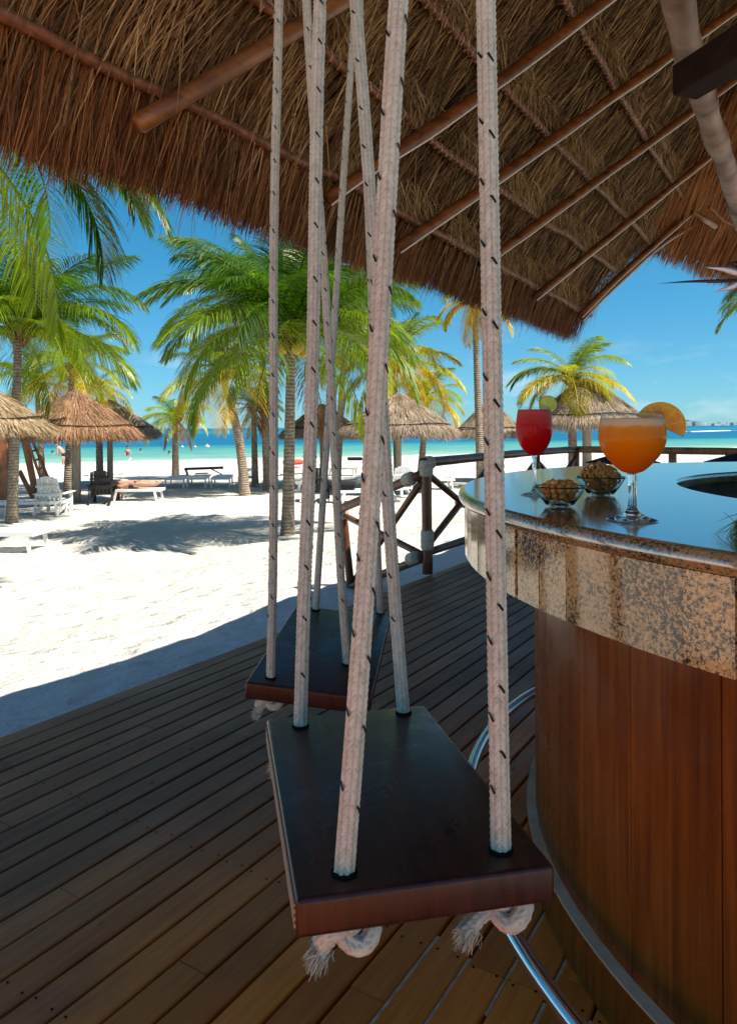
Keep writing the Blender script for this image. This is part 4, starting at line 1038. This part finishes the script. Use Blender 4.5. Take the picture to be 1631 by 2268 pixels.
def fast_mesh_data(name, V, Q, R):
    me = bpy.data.meshes.new(name); n, k = Q.shape
    me.vertices.add(len(V)); me.vertices.foreach_set('co', V.astype(np.float32).ravel()); me.loops.add(n*k); me.loops.foreach_set('vertex_index', Q.astype(np.int32).ravel())
    me.polygons.add(n); me.polygons.foreach_set('loop_start', np.arange(0, n*k, k, dtype=np.int32)); me.update(calc_edges=True)
    a = me.attributes.new('rnd', 'FLOAT', 'POINT'); a.data.foreach_set('value', R.astype(np.float32)); return me
D = math.radians
LEV = [(78, 35), (62, 0), (46, -28), (28, -50), (8, -66), (-14, -78), (-38, -86)]
FM = [[frond_mesh(3.0, D(a+dx), D(b-dx*2), 104, .95, .023, g, 100+10*i+j) for j, (dx, g) in enumerate(((0, .75), (6, 1.15), (-5, .95)))] for i, (a, b) in enumerate(LEV)]
GREEN, LIME, GOLD = np.array([.050, .120, .008]), np.array([.25, .33, .012]), np.array([.60, .44, .016])
def palm(base, crown, L, label, yellow, seed, nf=24, r0=.15, bend=0.0, levels=(0, 6), nuts=0, extra=()):
    rs = random.Random(seed); b = np.array(base); c = np.array(crown)
    e = empty('coconut_palm', tuple(b), label=label, cat='palm tree', group='coconut palms on the beach')
    hgt = c[2]-b[2]
    mid = (b+c)/2+np.array([bend, 0, 0]); pts = polyline([b-np.array([0, 0, .3]), b+(mid-b)*.05, mid, c], max(.06, hgt/70)); n = len(pts)
    u = np.linspace(0, 1, n); rad = r0*(1.0-.38*u+.45*np.exp(-u*14))
    rad = rad*(1+.045*((np.arange(n) % 3) == 0))
    MB().tube(pts, rad, 14).build('trunk', 'palm_trunk', e, smooth=True)
    m = MB(); top = c
    for j in range(26):                                            # old leaf bases and fibre under the crown
        a = rs.random()*6.28; z = -rs.random()*.16*L*.8; rr = r0*.7
        p0 = top+np.array([math.cos(a)*rr, math.sin(a)*rr, z]); m.tube([p0, p0+np.array([math.cos(a)*.10, math.sin(a)*.10, .12])*L/2, p0+np.array([math.cos(a)*.22, math.sin(a)*.22, .15])*L/2], [.05*L/2, .04*L/2, .02*L/2], 5)
    m.build('leaf_bases', 'palm_fibre', e, kind='stuff')
    lo, hi = levels
    for j in range(nf):
        q = (j+.5)/nf; lv_ = lo+(hi-lo)*q**.9; i = int(min(6, max(0, round(lv_+rs.uniform(-.5, .5)))))
        o = bpy.data.objects.new('frond', FM[i][rs.randrange(3)]); link(o, e); o.location = tuple(c-b+np.array([0, 0, .05]))
        o.rotation_euler = (rs.uniform(-.12, .12), 0, j*2.39996+rs.uniform(-.3, .3)+seed); s = L/3.0*rs.uniform(.85, 1.08)*(.72 if i == 0 else 1); o.scale = (s, s, s)
        y = min(1, max(0, yellow+.16*(i-3)+rs.uniform(-.18, .18)))
        col = GREEN*(1-y*2)+LIME*y*2 if y < .5 else LIME*(2-2*y)+GOLD*(2*y-1)
        if i >= 5 and seed != 2 and rs.random() < .15: col = np.array([.20, .105, .04])   # a dead brown frond
        o.color = (*col, 1)
    for az, i, k in extra:                                         # fronds the photograph shows one by one
        o = bpy.data.objects.new('frond', FM[i][k]); link(o, e); o.location = tuple(c-b); o.rotation_euler = (0, 0, D(az)); s = L/3.0*1.05; o.scale = (s, s, s); o.color = (*(GREEN*.85), 1)
    for j in range(nuts):
        a = rs.random()*6.28
        bm = bmesh.new(); bmesh.ops.create_icosphere(bm, subdivisions=2, radius=.11)
        for v in bm.verts: v.co.z *= 1.25; v.co += v.co.normalized()*.01*math.sin(3*math.atan2(v.co.y, v.co.x))
        me = bpy.data.meshes.new('coconut'); bm.to_mesh(me); bm.free(); me.materials.append(MATS['coconut']); me.polygons.foreach_set('use_smooth', [True]*len(me.polygons))
        o = bpy.data.objects.new('coconut', me); link(o, e); o.location = tuple(c-b+np.array([math.cos(a)*.3, math.sin(a)*.3, -.22-.15*rs.random()]))
    return e
def palm_px(base_px, crown_px, Lpx, label, yellow, seed, **k):
    b = G(*base_px); c = PD(crown_px[0], crown_px[1], b[1]); return palm(b, c, Lpx*b[1]/F, label, yellow, seed, **k)
palm_px((27, 1156), (42, 730), 285, 'green coconut palm at the far left with a ringed trunk', .10, 1, nf=40, levels=(0, 4.8), r0=.135)
bq = np.array([-5.6, 9.0, 0]); bq[2] = sandz(*bq[:2])
palm(bq, PD(-130, 250, 9.0), 3.0, 'tall near palm rising off the left edge, fronds hanging below the eave', -.1, 2, nf=24, extra=((-4, 4, 1), (-14, 3, 0), (6, 3, 2), (-9, 4, 2), (2, 5, 1), (12, 4, 0)))
palm_px((637, 1184), (645, 745), 330, 'big green coconut palm with thick straight trunk between the swing ropes', .10, 3, nf=44, levels=(0, 4.8), r0=.135, nuts=4)
palm_px((594, 1086), (574, 660), 240, 'tall green palm with slim dark trunk just behind the big one', .18, 4, nf=30, levels=(0, 4.9), r0=.16)
palm_px((543, 1098), (492, 830), 150, 'leaning palm with golden hanging fronds and curved trunk', .62, 5, nf=22, r0=.17, bend=.15)
palm_px((389, 1060), (388, 928), 86, 'small young palm standing alone with yellow lower fronds', .50, 6, nf=24, r0=.17)
palm_px((565, 1078), (562, 905), 80, 'short yellow palm with thin straight trunk near the leaning palm', .66, 7, nf=20, r0=.14)
palm_px((150, 1096), (160, 808), 140, 'yellow green palm rising behind the orange brown umbrella', .48, 8, nf=24, r0=.14, nuts=5)
palm_px((96, 1080), (82, 850), 130, 'yellow green palm behind the left umbrella with hidden trunk', .5, 9, nf=22, r0=.13)
palm_px((222, 1076), (218, 850), 95, 'thin trunked palm with drooping fronds between the two left umbrellas', .5, 10, nf=18, r0=.15, levels=(2, 6))
palm_px((745, 1086), (765, 715), 195, 'green and yellow palm half hidden behind the swing ropes', .36, 11, nf=28, r0=.14)
palm_px((880, 1072), (872, 800), 172, 'yellow palm with orange tinted fronds behind the wide umbrella', .60, 12, nf=28, r0=.15, nuts=3)
palm_px((930, 1060), (945, 880), 105, 'lower lime palm with golden hanging fronds right of the wide umbrella', .52, 13, nf=22, r0=.16)
palm_px((1064, 1082), (1050, 668), 112, 'tall palm with golden fronds under the roof corner', .62, 14, nf=22, r0=.15, levels=(3, 6))
palm_px((1268, 1070), (1264, 835), 140, 'palm with bright yellow fronds directly behind the tall grey umbrella', .60, 15, nf=20, r0=.18, levels=(1, 6), extra=((28, 1, 0), (170, 3, 1), (200, 4, 0)))
b = np.array([7.0, 10.5, 0]); b[2] = sandz(7.0, 10.5)
palm(b, PD(1775, 650, 11.0), 1.35, 'palm at the right picture edge with fronds entering the frame', .34, 16, nf=26)
b2 = np.array([8.6, 12.2, 0]); b2[2] = sandz(8.6, 12.2)
palm(b2, PD(1800, 520, 12.4), 2.1, 'palm beyond the thatch wing with one frond tip showing', .42, 17, nf=16)

# ------------------------------------------------------------------ beach furniture
def lounger(label, loc, rz, back=0.0, group='white sun loungers on the sand', parts=True, cat='sun lounger'):
    e = empty('sun_lounger', loc, rz, label, cat, group)
    L, W, h = 1.9, .66, .34
    m = MB()
    for y in (-W/2, W/2): m.bar((-.2, y, h), (L-.62, y, h), .05, .075)
    m.bar((L-.62, -W/2, h), (L-.62, W/2, h), .05, .07); m.bar((-.2, -W/2, h), (-.2, W/2, h), .05, .075)
    m.build('frame', 'white_plastic', e, local=True)
    for x in (-.08, L-.8):
        for y in (-W/2, W/2):
            MB().add(*taper((x, y, h-.03), (x+(-.06 if x < 0 else .06), y*1.02, 0), .085, .05, .045)).build('leg', 'white_plastic', e, local=True)
    m = MB(); n = 13
    for i in range(n): m.box((-.14+i*(L-.56)/n, 0, h+.02), ((L-.56)/n*.82, W-.06, .02))
    m.build('slat_bed', 'white_plastic', e, local=True)
    bx, bz = L-.62, h+.02; ca, sa = math.cos(back), math.sin(back); m = MB()
    for i in range(6):
        d_ = .06+i*.105; m.box((bx+d_*ca, 0, bz+d_*sa), (.085, W-.06, .02), np.array([[ca, 0, -sa], [0, 1, 0], [sa, 0, ca]]))
    for y in (-W/2+.03, W/2-.03): m.bar((bx, y, bz-.015), (bx+.68*ca, y, bz-.015+.68*sa), .05, .045)
    m.build('backrest', 'white_plastic', e, local=True)
    return e
def taper(a, b, w0, w1, th):
    a, b = np.array(a), np.array(b); v = []
    for p, w in ((a, w0), (b, w1)): v += [p+np.array([dx*w/2, dy*th/2, 0]) for dx, dy in ((-1, -1), (1, -1), (1, 1), (-1, 1))]
    return v, [(0, 1, 2, 3), (7, 6, 5, 4), (0, 4, 5, 1), (1, 5, 6, 2), (2, 6, 7, 3), (3, 7, 4, 0)]
def adirondack(label, loc, rz, mt):
    e = empty('garden_chair', loc, rz, label, 'garden chair', 'slatted garden chairs on the sand')
    # faces +x; the back rises at -x
    for k in range(6):
        y = -.25+k*.10; hgt = .74+.07*math.cos((k-2.5)*.62)
        v, f = bevel_box((.018, .085, hgt), .007, 1); A_ = .34; R = np.array([[math.cos(A_), 0, -math.sin(A_)], [0, 1, 0], [math.sin(A_), 0, math.cos(A_)]])
        fan = (k-2.5)*.028; R2 = np.array([[1, 0, 0], [0, math.cos(fan), -math.sin(-fan)*-1], [0, math.sin(-fan), math.cos(fan)]])
        v = np.array(v)@R2.T@np.array([[math.cos(A_), 0, -math.sin(A_)], [0, 1, 0], [math.sin(A_), 0, math.cos(A_)]]).T
        MB().add(v+np.array([-.20-.12, y*1.0, .27+hgt/2*.93]), f).build('back_slat', mt, e, local=True)
    for k in range(5):
        MB().box((-.12+k*.115, 0, .28+k*.022), (.10, .56, .02), np.array([[math.cos(.19), 0, -math.sin(.19)], [0, 1, 0], [math.sin(.19), 0, math.cos(.19)]])).build('seat_slat', mt, e, local=True)
    for y in (-.30, .30):
        MB().bar((.40, y, .0), (.40, y, .55), .09, .03, (1, 0, 0)).build('leg', mt, e, local=True)
        MB().bar((.42, y*.97, .36), (-.62, y*.97, .05), .028, .11).build('side_rail', mt, e, local=True)
        MB().bar((.52, y*1.1, .57), (-.36, y*1.1, .55), .13, .022).build('armrest', mt, e, local=True)
        MB().bar((-.34, y*1.05, .55), (-.42, y*1.05, .10), .03, .07).build('rear_brace', mt, e, local=True)
    m = MB(); m.bar((-.40, -.32, .54), (-.40, .32, .54), .03, .07); m.bar((-.46, -.28, .76), (-.46, .28, .76), .02, .05); m.build('back_rail', mt, e, local=True)
    return e
def at(x, y): return tuple(G(x, y))
lounger('white plastic sun lounger nearest, cut off at the left edge', at(70, 1218), D(178), .15)
lounger('white sun lounger behind the ringed palm trunk, beside the white chair', at(126, 1139), D(186), .0)
adirondack('white slatted garden chair seen from behind, beside the left palm', at(120, 1138), D(92), 'white_paint')
adirondack('black slatted garden chair in front of the left umbrella posts', at(228, 1114), D(100), 'black_paint')
lounger('white sun lounger with a sunbather lying on it', at(344, 1108), D(180), .1)
for i, (x, y, t) in enumerate(((388, 1080, 'leftmost'), (436, 1079, 'middle'), (489, 1079, 'rightmost'))):
    lounger('white sun lounger end on, %s of three in a row by the young palm' % t, at(x, y), D(96), .0)
lounger('white sun lounger right of the row, behind the leaning palm trunk', at(548, 1076), D(96), .35)
lounger('sun lounger with grey raised back far behind the black chair', at(205, 1053), D(20), .75)
e = empty('lounger_frame', at(452, 1072), D(10), 'dark upturned sun lounger frame lying across the row of white loungers', 'lounger frame')
m = MB(); zq = .62
for y in (-.28, .28): m.bar((-.75, y, zq), (.75, y, zq+.03), .05, .07)
for x in (-.7, -.2, .3, .72): m.bar((x, -.28, zq), (x, .28, zq), .06, .03)
m.build('frame', 'black_paint', e, local=True); 
m = MB(); m.bar((-.62, 0, zq-.3), (-.70, 0, zq), .6, .04); m.bar((.3, 0, zq-.02), (.7, 0, zq-.24), .05, .04); m.bar((-.35, .25, zq-.2), (.15, .25, zq-.2), .04, .05); m.build('leg', 'black_paint', e, local=True)
t_ = at(257, 1108); e = empty('towel', t_, 0, 'coral red towel hanging beside the black garden chair', 'towel')
V = []; Fq = []
for i in range(7):
    for j in range(9): V.append((-.14+i*.047, .05*math.sin(i*1.9+j*.4), .02+j*.078))
for i in range(6):
    for j in range(8): Fq.append((i*9+j, (i+1)*9+j, (i+1)*9+j+1, i*9+j+1))
tw = MB().add(V, Fq).build('cloth', 'red_towel', e, smooth=True, local=True)
md = tw.modifiers.new('thickness', 'SOLIDIFY'); md.thickness = .012
adirondack('black slatted garden chair seen between the swing ropes', at(705, 1108), D(95), 'black_paint')
adirondack('white slatted garden chair behind the step railing', at(880, 1102), D(110), 'white_paint')
lounger('white sun lounger with a dark cushion behind the step railing', at(765, 1112), D(10), .1)
lounger('white sun lounger low on the sand right of the log post', at(990, 1082), D(185), .4)
lounger('white sun lounger beyond the thick palm trunk', at(668, 1090), D(8), .1)
lounger('far white sun lounger with a red towel by the big trunk', at(640, 1050), D(5), .6)
lounger('far white sun lounger with a black headrest near the waterline', at(780, 1053), D(170), .7)
def cushion(label, loc, size, mt, cat='cushion', rz=0):
    e = empty('cushion', loc, rz, label, cat); v, f = bevel_box(size, min(size)*.4, 3); v = np.array(v); v[:, 2] *= 1-.35*((v[:, 0]/size[0]*2)**2+(v[:, 1]/size[1]*2)**2)/2
    MB().add(v+np.array([0, 0, size[2]/2]), f).build('cover', mt, e, smooth=True, local=True)
    m = MB(); k = 40; m.tube([(size[0]*.47*math.copysign(abs(math.cos(a))**.35, math.cos(a)), size[1]*.47*math.copysign(abs(math.sin(a))**.35, math.sin(a)), size[2]*.42) for a in np.linspace(0, 2*PI, k)], .012, 5); m.build('piping', mt, e, local=True)
p = G(780, 1112); cushion('round black cushion on the lounger behind the step railing', (p[0]-.3, p[1]+.1, p[2]+.38), (.85, .55, .26), 'black_fabric')
p = G(650, 1050); cushion('folded red towel on the far lounger by the big trunk', (p[0], p[1]-.3, p[2]+.45), (.9, .5, .30), 'red_towel', 'towel', .5)
p = G(786, 1053); cushion('black headrest on the far lounger near the waterline', (p[0], p[1]-.2, p[2]+.70), (.7, .4, .18), 'black_fabric')
for x0, x1, lb in ((1316, 1490, 'black sunshade cloth seen between railing and counter, behind the orange cocktail'), (1590, 1760, 'black sunshade cloth at the right edge beyond the railing')):
    a, b = PD(x0, 1027, 7.2), PD(x1, 1027, 7.2); mid = PD((x0+x1)/2-10, 1005, 7.2); e = empty('sunshade', (mid[0], mid[1], 0), 0, lb, 'sunshade')
    v = [mid+np.array([0, .2, .02])]; 
    for q in range(8):
        a_ = q*PI/4; v.append(np.array([mid[0]+math.cos(a_)*(b[0]-a[0])/2, mid[1]+.2+math.sin(a_)*.4, a[2]]))
    MB().add(v, [(0, 1+q, 1+(q+1) % 8) for q in range(8)]).build('canopy', 'black_fabric', e)
    MB().tube([(mid[0], mid[1]+.2, 0), (mid[0], mid[1]+.2, mid[2]-.01)], .02, 8).build('pole', 'black_paint', e)
# lifeguard stand with ladder behind the left palm
s0 = G(45, 1112); Ys = s0[1]; st = empty('lifeguard_stand', tuple(s0), 0, 'reddish brown wooden lifeguard stand with a ladder behind the left palm', 'lifeguard stand')
def bar_px(name, a, b, w, dy0=0, dy1=0): return MB().bar(PD(a[0], a[1], Ys+dy0), PD(b[0], b[1], Ys+dy1), w, w*.6, (0, 1, 0)).build(name, 'stand_wood', st)
bar_px('leg', (6, 950), (14, 1114), .30, 0, 0); bar_px('leg', (52, 960), (84, 1112), .17); bar_px('leg', (-45, 955), (-70, 1112), .20)
bar_px('leg', (2, 960), (-6, 1098), .2, 1.3, 1.3); bar_px('brace', (44, 1043), (78, 1110), .12, .3, .0); bar_px('platform', (-70, 960), (66, 960), .22)
bar_px('seat_back', (-50, 900), (20, 900), .3, .5, .5)
bar_px('ladder_rail', (60, 972), (110, 1112), .07, -.5, -.5); bar_px('ladder_rail', (69, 968), (127, 1104), .07, -.2, -.2)
for k in range(7):
    u = (k+.4)/7; bar_px('rung', (60+50*u-2, 972+140*u), (69+58*u+3, 968+136*u), .055, -.5, -.2)

# ------------------------------------------------------------------ people
def skin_body(name, verts, edges, radii, material, parent, root=0, sub=1):
    L = np.array(worldloc(parent)); me = bpy.data.meshes.new(name); me.from_pydata([tuple(np.array(v, float)-L) for v in verts], edges, []); me.update()
    o = bpy.data.objects.new(name, me); link(o, parent); me.materials.append(MATS[material])
    md = o.modifiers.new('skin', 'SKIN'); 
    for i, r in enumerate(radii): me.skin_vertices[0].data[i].radius = (r, r) if np.isscalar(r) else r
    me.skin_vertices[0].data[root].use_root = True
    sb = o.modifiers.new('sub', 'SUBSURF'); sb.levels = sb.render_levels = sub
    md.use_smooth_shade = True
    return o
def head_lathe(c, r, parent, hair=True):
    MB().lathe([(.001, -r*1.15), (r*.45, -r*1.08), (r*.8, -.5*r), (r*.98, .1*r), (r*.85, .75*r), (r*.4, 1.12*r), (.001, 1.2*r)], tuple(c), 14).build('head', 'skin', parent, smooth=True)
    if hair:
        cc = np.array(c)+np.array([0, 0, .012]); MB().lathe([(r*1.04, .15*r), (r*.93, .8*r), (r*.45, 1.2*r), (.001, 1.3*r)], tuple(cc), 14).build('hair', 'hair', parent, smooth=True)
# sunbather on the lounger: head towards the left, legs to the right
L0 = worldloc([o for o in bpy.data.objects if o.get('label') == 'white sun lounger with a sunbather lying on it'][0])
lx, ly, lz = L0.x, L0.y, L0.z+.47
pe = empty('person', (lx-.7, ly, L0.z), 0, 'sunbather in dark swimwear lying back on a white lounger', 'person')
v = [(lx-.75, ly, lz), (lx-1.0, ly, lz+.03), (lx-1.28, ly, lz+.07), (lx-1.42, ly, lz+.11), (lx-.35, ly-.10, lz+.05), (lx+.05, ly-.11, lz+.03), (lx+.18, ly-.12, lz+.12),
     (lx-.35, ly+.10, lz+.10), (lx+.05, ly+.11, lz+.04), (lx+.18, ly+.12, lz+.13), (lx-1.25, ly-.19, lz+.05), (lx-1.0, ly-.27, lz), (lx-.78, ly-.2, lz+.05), (lx-1.25, ly+.19, lz+.05), (lx-1.0, ly+.27, lz), (lx-.78, ly+.2, lz+.05)]
skin_body('body', v, [(0, 1), (1, 2), (2, 3), (0, 4), (4, 5), (5, 6), (0, 7), (7, 8), (8, 9), (2, 10), (10, 11), (11, 12), (2, 13), (13, 14), (14, 15)],
          [.14, .13, .14, .06, .085, .055, .04, .085, .055, .04, .05, .042, .03, .05, .042, .03], 'skin', pe)
skin_body('swim_shorts', [(lx-.86, ly, lz+.005), (lx-.75, ly, lz+.005), (lx-.5, ly-.075, lz+.035), (lx-.5, ly+.075, lz+.055)], [(0, 1), (1, 2), (1, 3)], [.148, .15, .105, .105], 'swim_dark', pe, 1)
head_lathe((lx-1.53, ly, lz+.17), .10, pe)
# bather standing behind the umbrella post, leaning forward
b = PD(141, 1036, 46.); b[2] = sandz(b[0], b[1]); pe = empty('person', tuple(b), 0, 'bare backed person leaning forward behind the left umbrella post', 'person')
q = lambda x, y, z: (b[0]+x, b[1]+y, b[2]+z)
skin_body('body', [q(0, 0, .82), q(-.12, 0, 1.05), q(-.28, 0, 1.22), q(-.36, 0, 1.3), q(.05, -.1, .45), q(.0, -.1, .05), q(.05, .1, .45), q(.06, .1, .05), q(-.28, -.2, 1.15), q(-.3, -.22, .85), q(-.38, -.2, .62), q(-.28, .2, 1.15), q(-.3, .22, .85), q(-.38, .2, .62)],
          [(0, 1), (1, 2), (2, 3), (0, 4), (4, 5), (0, 6), (6, 7), (2, 8), (8, 9), (9, 10), (2, 11), (11, 12), (12, 13)], [.14, .14, .16, .06, .085, .05, .085, .05, .055, .045, .035, .055, .045, .035], 'skin', pe)
head_lathe(q(-.45, 0, 1.38), .105, pe)
skin_body('swim_shorts', [q(0, 0, .9), q(0, 0, .8), q(.03, -.1, .58), q(.03, .1, .58)], [(0, 1), (1, 2), (1, 3)], [.15, .155, .11, .11], 'white_paint' if False else 'swim_dark', pe, 1)
zw = -1.25
def swimmer(px, py, label, torso, mt):
    p = P(px, py, zw); pe = empty('person', tuple(p), 0, label, 'person', 'bathers in the shallows')
    q = lambda x, y, z: (p[0]+x, p[1]+y, p[2]+z)
    if torso:
        skin_body('body', [q(0, 0, -.25), q(0, 0, .15), q(0, 0, .50), q(0, 0, .62), q(-.2, 0, .45), q(-.34, -.05, .2), q(-.2, -.15, .06), q(.2, 0, .45), q(.34, -.05, .2), q(.2, -.15, .06)],
                  [(0, 1), (1, 2), (2, 3), (2, 4), (4, 5), (5, 6), (2, 7), (7, 8), (8, 9)], [.16, .14, .15, .06, .06, .05, .04, .06, .05, .04], 'skin', pe)
        skin_body('swim_top', [q(0, 0, .0), q(0, 0, .25), q(0, 0, .42)], [(0, 1), (1, 2)], [.165, .15, .16], mt, pe, 1)
        head_lathe(q(0, 0, .80), .12, pe)
    else:
        skin_body('body', [q(0, 0, -.3), q(0, 0, -.04), q(0, 0, .06), q(-.2, 0, -.06), q(.2, 0, -.06)], [(0, 1), (1, 2), (1, 3), (1, 4)], [.15, .14, .06, .06, .06], 'skin', pe, 1)
        head_lathe(q(0, 0, .2), .13, pe)
swimmer(283, 1009, 'bather in red swimwear standing waist deep in the shallows', True, 'swim_red')
swimmer(312, 1000, 'lone dark head of a bather just right of the red swimwear', False, '')
swimmer(375, 1006, 'dark head of a bather left of the young palm trunk', False, '')
swimmer(117, 1005, 'dark head of a bather left of the orange brown umbrella post', False, '')
for i, (x, y, lb) in enumerate(((459, 990, 'pale orange float on the swimming line, largest one'), (432, 990, 'small pale float on the swimming line left of the largest'), (404, 990, 'small pale float on the swimming line nearest the young palm'), (246, 991, 'small pale float beside the grey umbrella post'))):
    p = P(x, y, zw); r = .34 if i == 0 else .2
    tag(MB().lathe([(.001, -.3*r), (r*.8, -.2*r), (r, .2*r), (r*.8, .6*r), (r*.3, .85*r), (r*.3, 1.1*r), (.001, 1.15*r)], tuple(p), 12).build('buoy', 'buoy', smooth=True), lb, 'buoy', 'floats on the swimming line')
